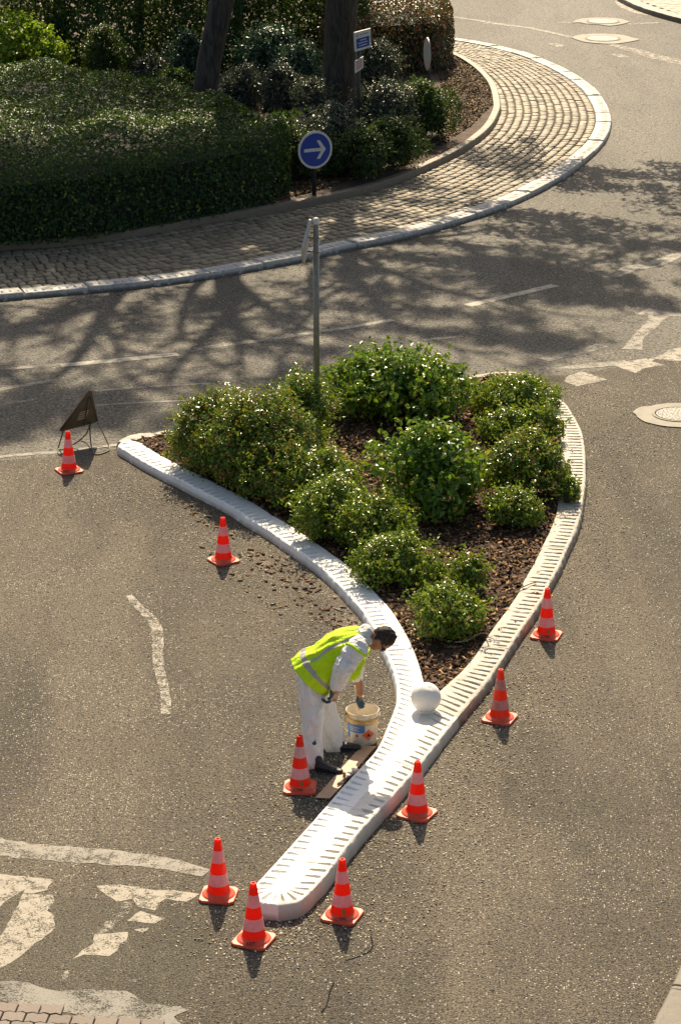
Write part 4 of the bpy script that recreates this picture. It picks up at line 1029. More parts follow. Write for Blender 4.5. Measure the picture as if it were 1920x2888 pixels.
# ------------------------------------------------------------ white ball bollard
def mat_ball():
    m = NT('white_ball_paint'); k = m.ramp(m.noise(7, 4, .7), .5, .72)
    m.color(m.mix(m.math('MULTIPLY', k, .25), (.80, .79, .75), (.5, .45, .38))); m.rough(.5); m.bump(m.noise(25, 3), .25, .01); return m.m
M['ball'] = mat_ball()
bp = at(1200, 2005, .105); e = empty('ball_bollard', (bp.x, bp.y, .105))
b = MB(); b.ball((0, 0, .135), .139, 40, 26)
V = np.array(b.V); dd = V-np.array([0, 0, .135]); V = V+dd*(vnoise(dd, 22, 9)*.006)[:, None]
ch_ = np.array([.03, -.055, .12]); k = np.clip(1-np.linalg.norm((dd-ch_)*[1, 1.6, 2.2], axis=1)/.06, 0, 1); V -= dd*(k*.05)[:, None]; b.V = [tuple(v) for v in V]
b.build('ball', M['ball'], e, True)
b = MB(); b.lathe([(.09, -.01), (.09, .012), (.075, .02)], 32); b.build('foot_ring', M['ball'], e, True)
tag(e, 'white painted stone ball standing where the two kerbs of the island meet', 'bollard')

# ------------------------------------------------------------ paint bucket
def mat_bucket():
    m = NT('stained_bucket'); o = m.sep(m.obj); z = o[2]
    st1 = m.mix(m.ramp(m.noise(12, 5, .7, m.obj), .35, .65), (.50, .27, .06), (.62, .42, .16))
    low_ = m.mix(m.ramp(m.noise(20, 5, .7, m.obj), .4, .7), (.60, .55, .46), (.35, .30, .24))
    mp = m.n('ShaderNodeMapping'); mp.inputs['Scale'].default_value = (1, 1, .12); m.l(m.obj, mp.inputs['Vector'])
    drip = m.noise(28, 3, .6, mp.outputs[0])
    h = m.math('ADD', z, m.math('MULTIPLY', m.math('SUBTRACT', drip, .5), .16))
    m.color(m.mix(m.ramp(h, .11, .16), low_, st1)); m.rough(.45); m.bump(m.noise(50, 3), .15, .004); return m.m
M['bucket'] = mat_bucket(); M['bucket_in'] = simple('creamy_paint_lining', (.74, .66, .54), .35, (.68, .58, .45), 9)
M['lip'] = simple('white_rim', (.68, .62, .50), .4, (.42, .27, .10), 10)
M['wlabel'] = simple('white_label', (.62, .58, .50), .6, (.50, .45, .37), 12)
M['blabel'] = simple('blue_label', (.06, .16, .42), .5, (.08, .20, .45), 12)
M['olabel'] = simple('orange_hazard', (.75, .10, .02), .5)
M['black'] = simple('black_print', (.015, .015, .015), .6)
bk_ = at(1022, 2092); e = empty('paint_bucket', bk_); e.location.z = .006
def br(z): return .128+(.146-.128)*z/.31
b = MB(); b.lathe([(.120, 0), (.127, .006), (br(.25), .25), (.150, .255), (.150, .262), (br(.27), .266)], 48, cap=(True, False)); b.build('drum', M['bucket'], e, auto=40)
b = MB(); b.lathe([(br(.266)+.0015, .266), (br(.305)+.003, .305), (.152, .309), (.152, .314), (.147, .316), (.143, .312)], 48, cap=(False, False)); b.build('rim', M['lip'], e, auto=40)
b = MB(); b.lathe([(.143, .312), (.140, .26), (.136, .17)], 48, cap=(False, False)); b.build('lining', M['bucket_in'], e, auto=40)
M['wetpaint'] = simple('wet_white_paint', (.80, .76, .68), .12)
b = MB(); b.lathe([(.1362, .17), (.1, .171), (.004, .171)], 40, cap=(False, True)); b.build('paint', M['wetpaint'], e)
def wrap(name, a0, a1, z0, z1, mat, off, shape=None):
    b = MB(); V = []; n = 14
    for j in range(n+1):
        for i in range(n+1):
            u_, v_ = i/n, j/n
            if shape == 'diamond':
                x = (u_-.5)+(v_-.5); y = (v_-.5)-(u_-.5); u2, v2 = x*.5*2/2+.5, y*.5*2/2+.5
                u2 = .5+x/2*1.0; v2 = .5+y/2*1.0
            else: u2, v2 = u_, v_
            a = math.radians(a0+(a1-a0)*u2); z = z0+(z1-z0)*v2; r = br(z)+off
            V.append((r*math.cos(a), r*math.sin(a), z))
    b.add(V, [(j*(n+1)+i, j*(n+1)+i+1, (j+1)*(n+1)+i+1, (j+1)*(n+1)+i) for j in range(n) for i in range(n)])
    return b.build(name, mat, e)
wrap('white_label', -165, -55, .035, .205, M['wlabel'], .0006)
wrap('blue_label', -178, -95, .135, .215, M['blabel'], .0012)
wrap('blue_label', -178, -160, .07, .135, M['blabel'], .0012)
wrap('hazard_diamond', -110, -52, .058, .178, M['wlabel'], .0018, 'diamond')
wrap('hazard_diamond', -107, -55, .064, .172, M['olabel'], .0024, 'diamond')
wrap('hazard_square', -132, -122, .095, .12, M['olabel'], .0018)
def onr(a, z, off): r = br(z)+off; a = math.radians(a); return (r*math.cos(a), r*math.sin(a), z)
b = MB(); fl = [(-86, .103), (-83.5, .101), (-77, .101), (-74.5, .106), (-74.5, .116), (-77, .124), (-78, .117), (-80, .130), (-82, .142), (-83, .130), (-85.5, .122), (-86.5, .112)]
b.add([onr(a, z, .0032) for a, z in fl], [tuple(range(len(fl)))]); b.build('flame_symbol', M['black'], e)
wrap('hazard_text', -86, -76, .086, .089, M['wlabel'], .0032); wrap('square_symbol', -130, -125, .101, .114, M['black'], .0028)
for z_ in (.185, .168, .152): wrap('label_text_line', -160, -118+RNG.uniform(-6, 4), z_, z_+.006, M['black'] if False else M['blabel2'] if 'blabel2' in M else M['wlabel'], .0019)
for sx in (-1, 1): b = MB(); b.tube([(sx*.150, 0, .285), (sx*.160, 0, .285)], .012, 12); b.build('handle_lug', M['ink'], e)
e.rotation_euler = (0, 0, math.radians(14))
b = MB(); b.tube([(.158*math.cos(t), -.158*math.sin(t)*.98, .285-.045*math.sin(t)) for t in np.linspace(0, math.pi, 25)], .0028, 6); b.build('wire_handle', M['lip'], e, True)
tag(e, 'open paint bucket with orange flame hazard label under the worker\'s hands', 'bucket')

# ------------------------------------------------------------ board and paint brush beside the kerb
M['board'] = simple('hardboard', (.50, .32, .20), .6, (.44, .27, .17), 18)
bq = [at(889, 2254), at(931, 2259), at(1060, 2112), at(1018, 2109)]
c0 = sum(bq, Vector())/4; P = [p-c0 for p in bq]
# the right long edge leans slightly up on the kerb foot
zz = [.010, .022, .022, .010]; b = MB()
b.add([(p.x, p.y, z) for p, z in zip(P, zz)]+[(p.x, p.y, z+.006) for p, z in zip(P, zz)], [(3, 2, 1, 0), (4, 5, 6, 7), (0, 1, 5, 4), (1, 2, 6, 5), (2, 3, 7, 6), (3, 0, 4, 7)])
o = b.build('wooden_board', M['board']); o.location = c0; tag(o, 'long thin reddish brown board lying on the road against the kerb by the worker', 'board')
M['handle'] = simple('paint_caked_handle', (.42, .36, .27), .6, (.20, .16, .11), 30); M['ferrule'] = simple('brush_metal', (.45, .44, .42), .35, metal=.8); M['bristle'] = simple('paint_bristle', (.66, .63, .56), .7, (.45, .38, .3), 30, bump=.6, bsc=120)
p0 = at(952, 2212, .04); p1 = at(1003, 2168, .06); e = empty('paint_brush', ((p0+p1)/2)); m0 = (p0+p1)/2
p0 -= m0; p1 -= m0; d = p1-p0
b = MB(); b.tube([p0, p0+d*.12, p0+d*.3, p0+d*.5], [.009, .013, .010, .014], 10, ref=(0, 0, 1)); b.build('handle', M['handle'], e, True)
b = MB(); b.tube([p0+d*.5, p0+d*.62], [(.012, .026), (.012, .028)], 12, ref=(0, 0, 1)); b.build('ferrule', M['ferrule'], e, True)
b = MB(); b.tube([p0+d*.62, p0+d*.8, p0+d*1.0], [(.013, .028), (.016, .036), (.006, .038)], 14, ref=(0, 0, 1)); b.build('bristles', M['bristle'], e, True)
tag(e, 'broad paint brush with caked handle lying on the wooden board', 'brush')
# a little scraper stick next to it
p = at(969, 2190, .03); q_ = at(971, 2180, .09); b = MB(); b.tube([Vector((0, 0, 0)), q_-p], [.010, .012], 8); o = b.build('stirring_stick', simple('orange_wood', (.35, .17, .05), .6), smooth_=True); o.location = p
tag(o, 'short orange brown wooden stick leaning against the brush on the board', 'stick')
# twig on the road
for (a_, b_, lab) in ((at(548, 2648, .01), at(575, 2651, .01), 'pale broken twig lying alone on the road left of the nearest cone'), (at(938, 1714, .01), at(969, 1726, .01), 'thin pale stick lying among bark chips near the worker\'s back')):
    b = MB(); d = b_-a_; b.tube([Vector((0, 0, 0)), d*.5+Vector((0, .006, 0)), d], [.006, .007, .004], 6); o = b.build('twig', M['line_stick'] if 'line_stick' in M else M['bark2'] if 'bark2' in M else M['handle'], smooth_=True); o.location = a_; tag(o, lab, 'twig')

b = MB(); tp = [at(x, y, z) for (x, y), z in zip(k6([(0, 1455), (130, 1440), (260, 1368), (345, 1350), (368, 1290), (350, 1262)]), (.11, .12, .13, .16, .24, .27))]
o0 = tp[0].copy(); b.tube([p-o0 for p in catmull(tp, .05)] if False else [Vector(p)-o0 for p in catmull(tp, .05)], .006, 6); o = b.build('dry_branch', M['handle'], smooth_=True); o.location = o0
tag(o, 'thin pale curved branch on the mulch by the shrub nearest the island point', 'branch')
b = MB(); tp = [at(x, y, z) for (x, y), z in zip(k6([(470, 945), (620, 905), (770, 840), (850, 805), (905, 795)]), (.11, .12, .13, .125, .12))]
o0 = tp[0].copy(); b.tube([Vector(p)-o0 for p in catmull(tp, .05)], .006, 6); o = b.build('dry_branch', M['twig'], smooth_=True); o.location = o0
tag(o, 'dark thin dead stick lying from the mulch across the right weathered kerb', 'branch')

# ------------------------------------------------------------ signs
M['galv'] = simple('galvanised_pole', (.20, .185, .15), .45, (.25, .23, .19), 10, metal=.3); M['cap'] = simple('white_cap', (.62, .60, .55), .5)
M['sgnback'] = simple('sign_back', (.48, .47, .44), .5, metal=.2); M['sgnwhite'] = simple('sign_white', (.62, .60, .55), .45); M['sgnblue'] = simple('sign_blue', (.005, .045, .30), .35)
M['darkpost'] = simple('dark_green_post', (.02, .03, .035), .5)
M['yellow'] = simple('sign_yellow', (.7, .42, .03), .45)
# grey pole with edge-on diamond sign
pg = at(893, 1250, .07); Yp = pg.y; topz = atY(889, 615, Yp).z
e = empty('sign_pole', (pg.x, Yp, .05)); b = MB(); b.tube([(0, 0, 0), (0, 0, topz-.09)], .036, 20); b.build('pole', M['galv'], e, True)
b = MB(); b.lathe([(.038, topz-.12), (.039, topz-.07), (.030, topz-.05), (.012, topz-.043)], 20, cap=(False, True)); b.build('cap', M['cap'], e, True)
A_ = atY(875.6, 614, Yp); Bq = atY(852, 700, Yp-.26); Cq = atY(856, 748, Yp-.02); Dq = atY(872, 664, Yp+.26)
cc = (A_+Bq+Cq+Dq)/4; nrm = ((Bq-Dq).cross(A_-Cq)).normalized()
se = MB()
def rounded(P, r=.12, n=4):
    out = []
    for i in range(len(P)):
        a, b_, c_ = P[i-1], P[i], P[(i+1) % len(P)]
        for k in range(n+1):
            t = k/n; p1 = b_+(a-b_)*r; p2 = b_+(c_-b_)*r
            out.append(p1*(1-t)**2+b_*2*t*(1-t)+p2*t*t)
    return out
org = Vector((pg.x, Yp, .05)); R_ = rounded([A_, Bq, Cq, Dq]); n = len(R_)
def plate(mb, pts, nrm, t0, t1, org):
    n = len(pts); mb.add([p+nrm*t0-org for p in pts]+[p+nrm*t1-org for p in pts], [tuple(range(n))[::-1], tuple(range(n, 2*n))]+[(i, (i+1) % n, n+(i+1) % n, n+i) for i in range(n)])
plate(se, R_, nrm, -.012, .012, org); sp_ = se.build('sign_panel', M['sgnback'], e)
si = MB(); sg = -1 if nrm.x > 0 else 1
plate(si, [cc+(p-cc)*.97 for p in R_], nrm, sg*.0125, sg*.014, org); si.build('white_face', M['sgnwhite'], e)
si = MB(); plate(si, [cc+(p-cc)*.7 for p in R_], nrm, sg*.0142, sg*.016, org); si.build('yellow_face', M['yellow'], e)
for z_ in (cc.z+.05, cc.z-.12):
    b = MB(); zz_ = z_-.05; b.tube([(0, 0, zz_-.012), (0, 0, zz_+.012)], .041, 16); b.tube([(-.03, 0, zz_), (cc.x-pg.x+.01, 0, zz_)], .012, 8); b.tube([(.03, -.02, zz_), (.055, -.02, zz_)], .007, 6); b.build('clamp', M['galv'], e, True)
tag(e, 'tall grey pole in the island shrubs with a diamond sign edge-on at its top', 'road sign')

# blue round arrow sign
pg = at(888, 548, .17); e = empty('arrow_sign', pg); zc = atY(888, 422, pg.y).z-.17
b = MB(); b.tube([(0, .03, -.02), (0, .03, zc+.30)], .038, 12); b.build('post', M['darkpost'], e, True)
def disc(mb, r, y0, y1, n=56, r2=None):
    V = [(r*math.cos(2*math.pi*k/n), y0, zc+r*math.sin(2*math.pi*k/n)) for k in range(n)]+[((r2 or r)*math.cos(2*math.pi*k/n), y1, zc+(r2 or r)*math.sin(2*math.pi*k/n)) for k in range(n)]
    mb.add(V, [tuple(range(n)), tuple(range(2*n-1, n-1, -1))]+[(k, n+k, n+(k+1) % n, (k+1) % n) for k in range(n)])
RS = .325
b = MB(); disc(b, RS, -.02, .0); b.build('rim', M['sgnwhite'], e); b = MB(); disc(b, RS*.88, -.0225, -.0205); b.build('blue_face', M['sgnblue'], e)
def sq(x0, z0, x1, z1, w_, y=-.0245):
    d = Vector((x1-x0, 0, z1-z0)).normalized(); n_ = Vector((-d.z, 0, d.x))*w_/2; a = Vector((x0, y, zc+z0)); c_ = Vector((x1, y, zc+z1)); return [a+n_, c_+n_, c_-n_, a-n_]
b = MB(); AR = [(-.225, -.03), (.10, -.03), (.02, -.165), (.10, -.165), (.205, 0), (.10, .165), (.02, .165), (.10, .03), (-.225, .03)]
AR = [(-.215, -.028), (.105, -.028), (.025, -.160), (.085, -.160), (.200, .0), (.085, .160), (.025, .160), (.105, .028), (-.215, .028)]
na = len(AR); b.add([(x, -.0238, zc+z) for x, z in AR]+[(x, -.0226, zc+z) for x, z in AR], [tuple(range(na)), tuple(range(2*na-1, na-1, -1))]+[(k, na+k, na+(k+1) % na, (k+1) % na) for k in range(na)])
b.build('white_arrow', M['sgnwhite'], e); e.rotation_euler = (0, 0, math.radians(27))
tag(e, 'round blue sign with a white arrow pointing right, by the brown kerb', 'road sign')

# information board with smaller sign below
pg = at(1010, 420, .17); e = empty('information_sign', pg); yp = pg.y
b = MB(); tz = atY(1010, 95, yp).z-.17; b.tube([(0, 0, 0), (0, 0, tz)], .035, 12); b.build('post', M['darkpost'], e, True)
def panel_from_px(P, yoffs, t, name, mat):
    Q = [atY(x, y, yp+dy)-pg for (x, y), dy in zip(P, yoffs)]; n_ = (Q[1]-Q[0]).cross(Q[3]-Q[0]).normalized()
    if n_.y > 0: n_ = -n_
    b = MB(); b.add([q for q in Q]+[q-n_*t for q in Q], [(0, 1, 2, 3), (7, 6, 5, 4), (0, 4, 5, 1), (1, 5, 6, 2), (2, 6, 7, 3), (3, 7, 4, 0)]); b.build(name, mat, e); return Q, n_
def sub(Q, n_, u0, v0, u1, v1, off, name, mat, par=None):
    f = lambda u, v: (Q[0]*(1-u)*(1-v)+Q[1]*u*(1-v)+Q[2]*u*v+Q[3]*(1-u)*v)+n_*off
    b = MB(); b.add([f(u0, v0), f(u1, v0), f(u1, v1), f(u0, v1)], [(0, 1, 2, 3)]); return b.build(name, mat, par or e)
Q, n_ = panel_from_px([(999, 92), (1045, 80), (1045.5, 133), (1002, 146)], [-.10, .02, .02, -.10], .05, 'board', M['sgnwhite'])
sub(Q, n_, .09, .36, .90, .88, .003, 'blue_field', M['sgnblue'])
for i, (u0, u1, v) in enumerate(((.32, .72, .45), (.18, .80, .59), (.24, .76, .73))):
    u_ = u0
    while u_ < u1:
        w_ = random.uniform(.04, .09); sub(Q, n_, u_, v, min(u1, u_+w_), v+.055, .005, 'text_line', M['sgnwhite']); u_ += w_+.025
M['greytext'] = simple('grey_print', (.22, .22, .24), .6); M['redtext'] = simple('red_print', (.6, .12, .10), .6)
for k in range(6): sub(Q, n_, .30+k*.095, .155, .30+k*.095+.07, .215, .003, 'header_text', M['greytext'])
sub(Q, n_, .13, .12, .20, .26, .003, 'crest', M['greytext'])
Q, n_ = panel_from_px([(1001.5, 172.5), (1025, 158.7), (1025, 191), (1002, 207)], [-.16, -.02, -.02, -.16], .02, 'small_board', M['sgnwhite'])
for v in (.12, .30, .50, .68):
    for u_ in (.15, .38, .61): sub(Q, n_, u_, v, u_+.17, v+.11, .003, 'red_text', M['redtext'])
tag(e, 'white and blue information board above a small red lettered sign on a dark post', 'sign')

# round sign seen edge-on
pg = at(1204, 262, .17); e = empty('round_sign', pg); zc = atY(1204, 152, pg.y).z-.17
b = MB(); b.tube([(0, .03, -.02), (0, .03, zc+.2)], .03, 10); b.build('post', M['darkpost'], e, True)
RS = .34; b = MB(); disc(b, RS, -.02, .0); b.build('panel', M['sgnback'], e); b = MB(); disc(b, RS*.9, -.0225, -.0205); b.build('face', M['sgnwhite'], e)
e.rotation_euler = (0, 0, math.radians(-80)); tag(e, 'pale round road sign seen nearly edge-on in front of the red hedge', 'road sign')

# folding triangular works sign, seen from behind
M['olive'] = simple('olive_sign_back', (.050, .042, .024), .6, (.07, .058, .034), 8); M['rod'] = simple('dark_rod', (.05, .045, .035), .5, (.10, .075, .05), 20, metal=.5); M['sticker2'] = simple('pale_sticker', (.30, .25, .20), .7)
g_ = lambda x, y, z=.012: at(140+x*.12755, 1080+y*.12755, z)
Lp, Rp = g_(200, 1090, .21), g_(1085, 860, .24); Tp = (Lp+Rp)/2+Vector((.19, -.19, .545))
o0 = Vector(((Lp.x+Rp.x)/2, (Lp.y+Rp.y)/2, 0)); e = empty('folding_warning_sign', o0)
tri = rounded([Lp, Rp, Tp], .10, 4); nr = (Rp-Lp).cross(Tp-Lp).normalized()
if nr.y > 0: nr = -nr
b = MB(); plate(b, tri, nr, -.012, .0, o0); b.build('triangle_panel', M['olive'], e)
M['redwhite'] = simple('warning_red', (.5, .03, .02), .5)
b = MB(); plate(b, tri, nr, -.016, -.0125, o0); b.build('front_face', M['redwhite'], e)
b = MB(); ce_ = (Lp+Rp+Tp)/3; plate(b, [ce_+(p-ce_)*.78 for p in tri], nr, -.018, -.0165, o0); b.build('yellow_field', M['yellow'], e)
f = lambda a, b_: Lp+(Rp-Lp)*a+(Tp-Lp)*b_+nr*.003-o0
b = MB(); b.add([f(.30, .20), f(.52, .20), f(.42, .42), f(.20, .42)], [(0, 1, 2, 3)]); b.build('sticker', M['sticker2'], e)
for k in (.25, .31, .37): bb = MB(); bb.add([f(.31-(k-.2)*.45, k), f(.47-(k-.2)*.45, k), f(.46-(k-.2)*.45, k+.02), f(.30-(k-.2)*.45, k+.02)], [(0, 1, 2, 3)]); x_ = bb.build('sticker_text', M['olive'], e); x_.location = nr*.002
b = MB(); b.tube([f(.03, .04)+nr*.004, f(.06, .75)+nr*.004], .004, 6); b.tube([f(.62, .02)+nr*.01, f(.1, .78)+nr*.01], .006, 6); b.tube([f(.95, .03)+nr*.01, f(.13, .80)+nr*.01], .006, 6)
b.build('stiffener', M['rod'], e, True)
def rod(pts, r=.008):
    b = MB(); b.tube([Vector(p)-o0 for p in catmull(pts, .05)], r, 8); return b.build('leg', M['rod'], e, True)
rod([Lp+Vector((.06, 0, .02)), g_(230, 1330, .07), g_(195, 1450), g_(235, 1478), g_(400, 1410, .02), g_(560, 1340, .05), g_(700, 1245, .11), g_(830, 1100, .17), Lp+(Rp-Lp)*.82+Vector((0, 0, .03))])
rod([Rp-Vector((.01, 0, 0)), g_(1230, 1200, .10), g_(1320, 1420), g_(1290, 1510), g_(1050, 1580), g_(950, 1500), g_(910, 1250, .10), Lp+(Rp-Lp)*.78])
rod([g_(700, 1290, .10), g_(820, 1340, .07), g_(930, 1490, .013)], .006)
rod([g_(200, 1480), g_(190, 1540), g_(230, 1590)], .006)
tag(e, 'folding triangular warning sign seen from behind on thin bent rod legs at the left', 'warning sign')

# ------------------------------------------------------------ the worker
M['cover'] = None
def mat_cloth(name, c, c2, wr=1.0, stain=None, rough=.85, trans=0.0):
    m = NT(name); n1 = m.noise(9, 4, .6, m.obj, 1.2); mp = m.n('ShaderNodeMapping'); mp.inputs['Scale'].default_value = (1, 1, .45); m.l(m.obj, mp.inputs['Vector'])
    w_ = m.noise(16, 3, .5, mp.outputs[0], 1.5)
    col = m.mix(m.math('MULTIPLY', m.ramp(n1, .45, .75), .6), c, c2)
    if stain:
        v = m.vor(9, 'Distance', m.obj); col = m.mix(m.math('MULTIPLY', m.math('LESS_THAN', v, .022), 1.0), col, stain)
    m.color(col); m.rough(rough); m.bump(w_, wr, .03)
    return m.m
M['coverall'] = mat_cloth('white_coverall', (.80, .78, .74), (.68, .62, .55), .8)
M['vest'] = mat_cloth('hi_vis_fabric', (.56, .82, .010), (.46, .74, .010), .7)
M['reflect'] = mat_cloth('reflective_tape', (.40, .37, .34), (.34, .31, .29), .4, rough=.4)
M['skin'] = simple('skin', (.36, .15, .085), .5, (.42, .19, .11), 20); M['hair'] = simple('dark_hair', (.008, .006, .004), .75, (.055, .032, .018), 38, bump=.9, bsc=90)
M['glove'] = simple('cream_glove', (.52, .44, .31), .8, (.42, .33, .22), 30); M['glovepalm'] = simple('slate_glove_coating', (.035, .06, .085), .5, (.06, .09, .11), 40)
M['shoe'] = simple('black_shoe', (.012, .013, .016), .45, (.03, .03, .035), 30, bump=.4, bsc=40); M['glasses'] = simple('dark_glasses', (.01, .01, .01), .2); M['dpaint'] = simple('green_paint_blot', (.02, .10, .10), .6)
M['hood'] = mat_cloth('white_hood', (.68, .68, .63), (.55, .62, .45), .6)
gN = at(900, 2166); gF = at(950, 2113); Yn, Yf = gN.y, gF.y; Yc = (Yn+Yf)/2
W0 = Vector(((gN.x+gF.x)/2, Yc, .006))
cq = lambda x, y, Y: atY(780+x*K, 1720+y*K, Y)-W0
person = MB()
def body_parts(mb, grow=0.0, parts=('torso', 'arms', 'legs', 'head')):
    pass
# key joints (photo crop px at their depths)
hipN, hipF = cq(395, 800, Yc-.09), cq(440, 790, Yc+.09)
kneeN, kneeF = cq(400, 1220, Yn+.06), cq(575, 1190, Yf-.02)
ankN, ankF = cq(400, 1660, Yn), cq(610, 1480, Yf)
pel = cq(390, 730, Yc); wai = cq(490, 620, Yc); che = cq(700, 460, Yc); uch = cq(860, 370, Yc); nek = cq(985, 345, Yc-.01); hed = cq(1135, 325, Yc-.02)
shN, shF = cq(880, 440, Yc-.19), cq(900, 430, Yc+.19)
elN = cq(735, 660, Yc-.27); wrN = cq(645, 900, Yc-.20); haN = cq(632, 975, Yc-.18)
Yb = bk_.y
elF = cq(880, 690, Yc+.27); wrF = cq(915, 850, (Yc+Yb)/2+.12); haF = cq(922, 935, (Yc+Yb)/2+.12)
lat = (0, 1, 0)
def remesh_obj(mb, name, mat, parent, vox, smooth_it=6, wr=0.0, wsc=14, seed=0):
    o = mb.build(name, mat, parent, True); me = o.data
    md = o.modifiers.new('remesh', 'REMESH'); md.mode = 'VOXEL'; md.voxel_size = vox; md.use_smooth_shade = True
    ms = o.modifiers.new('smooth', 'SMOOTH'); ms.factor = .5; ms.iterations = smooth_it
    dg = bpy.context.evaluated_depsgraph_get(); nm = bpy.data.meshes.new_from_object(o.evaluated_get(dg)); o.modifiers.clear()
    if wr:
        n = len(nm.vertices); co_ = np.empty(n*3); nm.vertices.foreach_get('co', co_); co_ = co_.reshape(-1, 3); no = np.empty(n*3); nm.vertices.foreach_get('normal', no); no = no.reshape(-1, 3)
        a = vnoise(co_*[1, 1, 1.3], wsc, seed)+.5*vnoise(co_, wsc*2.1, seed+1); r_ = 1-np.abs(a)
        nm.vertices.foreach_set('co', (co_+no*((r_-.5)*wr)[:, None]).ravel())
    nm.materials.clear(); [nm.materials.append(m) for m in (mat if isinstance(mat, (list, tuple)) else [mat])]
    nm.polygons.foreach_set('use_smooth', [True]*len(nm.polygons)); nm.name = name; o.data = nm; bpy.data.meshes.remove(me)
    return o
def limb(mb, pts, rr, n=14, ref=lat):
    A_ = catmull(pts, .04); k = np.linspace(0, 1, len(A_)); kk = np.linspace(0, 1, len(rr))
    r1 = np.interp(k, kk, [r[0] if hasattr(r, '__len__') else r for r in rr]); r2 = np.interp(k, kk, [r[1] if hasattr(r, '__len__') else r for r in rr])
    mb.tube([Vector(p) for p in A_], list(zip(r1, r2)), n, ref=ref)
    mb.ball(A_[0], min(r1[0], r2[0])*.98, 12, 8); mb.ball(A_[-1], min(r1[-1], r2[-1])*.98, 12, 8)
# --- body (head, neck, trunk, arms, legs in one surface)
B = MB()
limb(B, [pel, wai, che, uch], [(.15, .10), (.135, .095), (.155, .11), (.14, .09)])
limb(B, [uch, nek, hed], [(.075, .075), (.055, .058), (.055, .06)])
hx = (hed-nek).normalized(); fdir = Vector((.35, -.10, -.93)); fdir = (fdir-hx*fdir.dot(hx)).normalized(); ldir = hx.cross(fdir)
HR = Matrix((fdir, ldir, hx)).transposed()
hc = hed+hx*.025
B.ball(hc, (.098, .078, .108), 24, 16, HR)
B.ball(hc-hx*.07+fdir*.045, (.052, .05, .05), 16, 10, HR)       # jaw
B.ball(hc-hx*.018+fdir*.102, (.020, .012, .022), 10, 8, HR)      # nose
B.ball(hc-hx*.055+fdir*.090, (.012, .024, .010), 10, 6, HR)      # mouth
for s in (-1, 1): B.ball(hc-hx*.012-fdir*.005+ldir*s*.080, (.020, .010, .032), 12, 8, HR)
limb(B, [shN, elN, wrN, haN], [.055, .048, .042, .034]); limb(B, [shF, elF, wrF, haF], [.055, .045, .036, .03])
limb(B, [uch, shN], [.06, .045]); limb(B, [uch, shF], [.06, .045])
limb(B, [hipN, kneeN, ankN], [.085, .06, .042]); limb(B, [hipF, kneeF, ankF], [.085, .06, .042])
limb(B, [hipN, hipF], [.10, .10])
body = remesh_obj(B, 'person', M['skin'], None, .008, 3)
body.location = W0
# --- coverall trousers and jacket
B = MB()
limb(B, [pel+Vector((0, 0, -.02)), wai, che, uch], [(.165, .135), (.150, .115), (.165, .125), (.15, .10)])
limb(B, [hipN, (hipN*.5+kneeN*.5)+Vector((-.005, 0, 0)), kneeN, (kneeN+ankN)/2+Vector((-.005, 0, 0)), ankN+Vector((-.01, 0, .0))], [(.100, .125), (.095, .105), (.088, .090), (.090, .090), (.086, .095)])
limb(B, [hipF, (hipF*.5+kneeF*.5), kneeF, (kneeF+ankF)/2+Vector((.005, 0, 0)), ankF+Vector((.01, 0, .0))], [(.100, .115), (.093, .100), (.088, .092), (.094, .100), (.098, .112)])
limb(B, [hipN, hipF], [.112, .112])
coverall = remesh_obj(B, 'coverall', M['coverall'], body, .009, 3, .026, 12, 3)
B = MB(); limb(B, [shN+Vector((.03, .08, .03)), shN, (shN+elN)/2+Vector((-.01, 0, 0)), elN, (elN+wrN)/2, cq(662, 835, Yc-.225)], [(.075, .085), (.095, .098), (.086, .096), (.080, .088), (.070, .074), (.060, .064)])
remesh_obj(B, 'sleeve', M['coverall'], body, .008, 4, .016, 15, 8)
B = MB(); limb(B, [shF, elF, cq(886, 735, (Yc+Yb)/2+.15)], [.08, .070, .062]); remesh_obj(B, 'sleeve', M['coverall'], body, .008, 4, .008, 15, 9)
B = MB(); limb(B, [cq(930, 260, Yc-.01), cq(1000, 240, Yc-.01), cq(1020, 250, Yc)], [(.07, .06), (.075, .05), (.045, .04)])
B.ball(cq(985, 235, Yc), (.055, .085, .06), 16, 10)
limb(B, [cq(940, 250, Yc+.07), cq(1020, 330, Yc+.05)], [.04, .035]); limb(B, [cq(960, 270, Yc-.08), cq(1030, 350, Yc-.07)], [.035, .025])
remesh_obj(B, 'hood', M['hood'], body, .008, 5, .010, 18, 4)
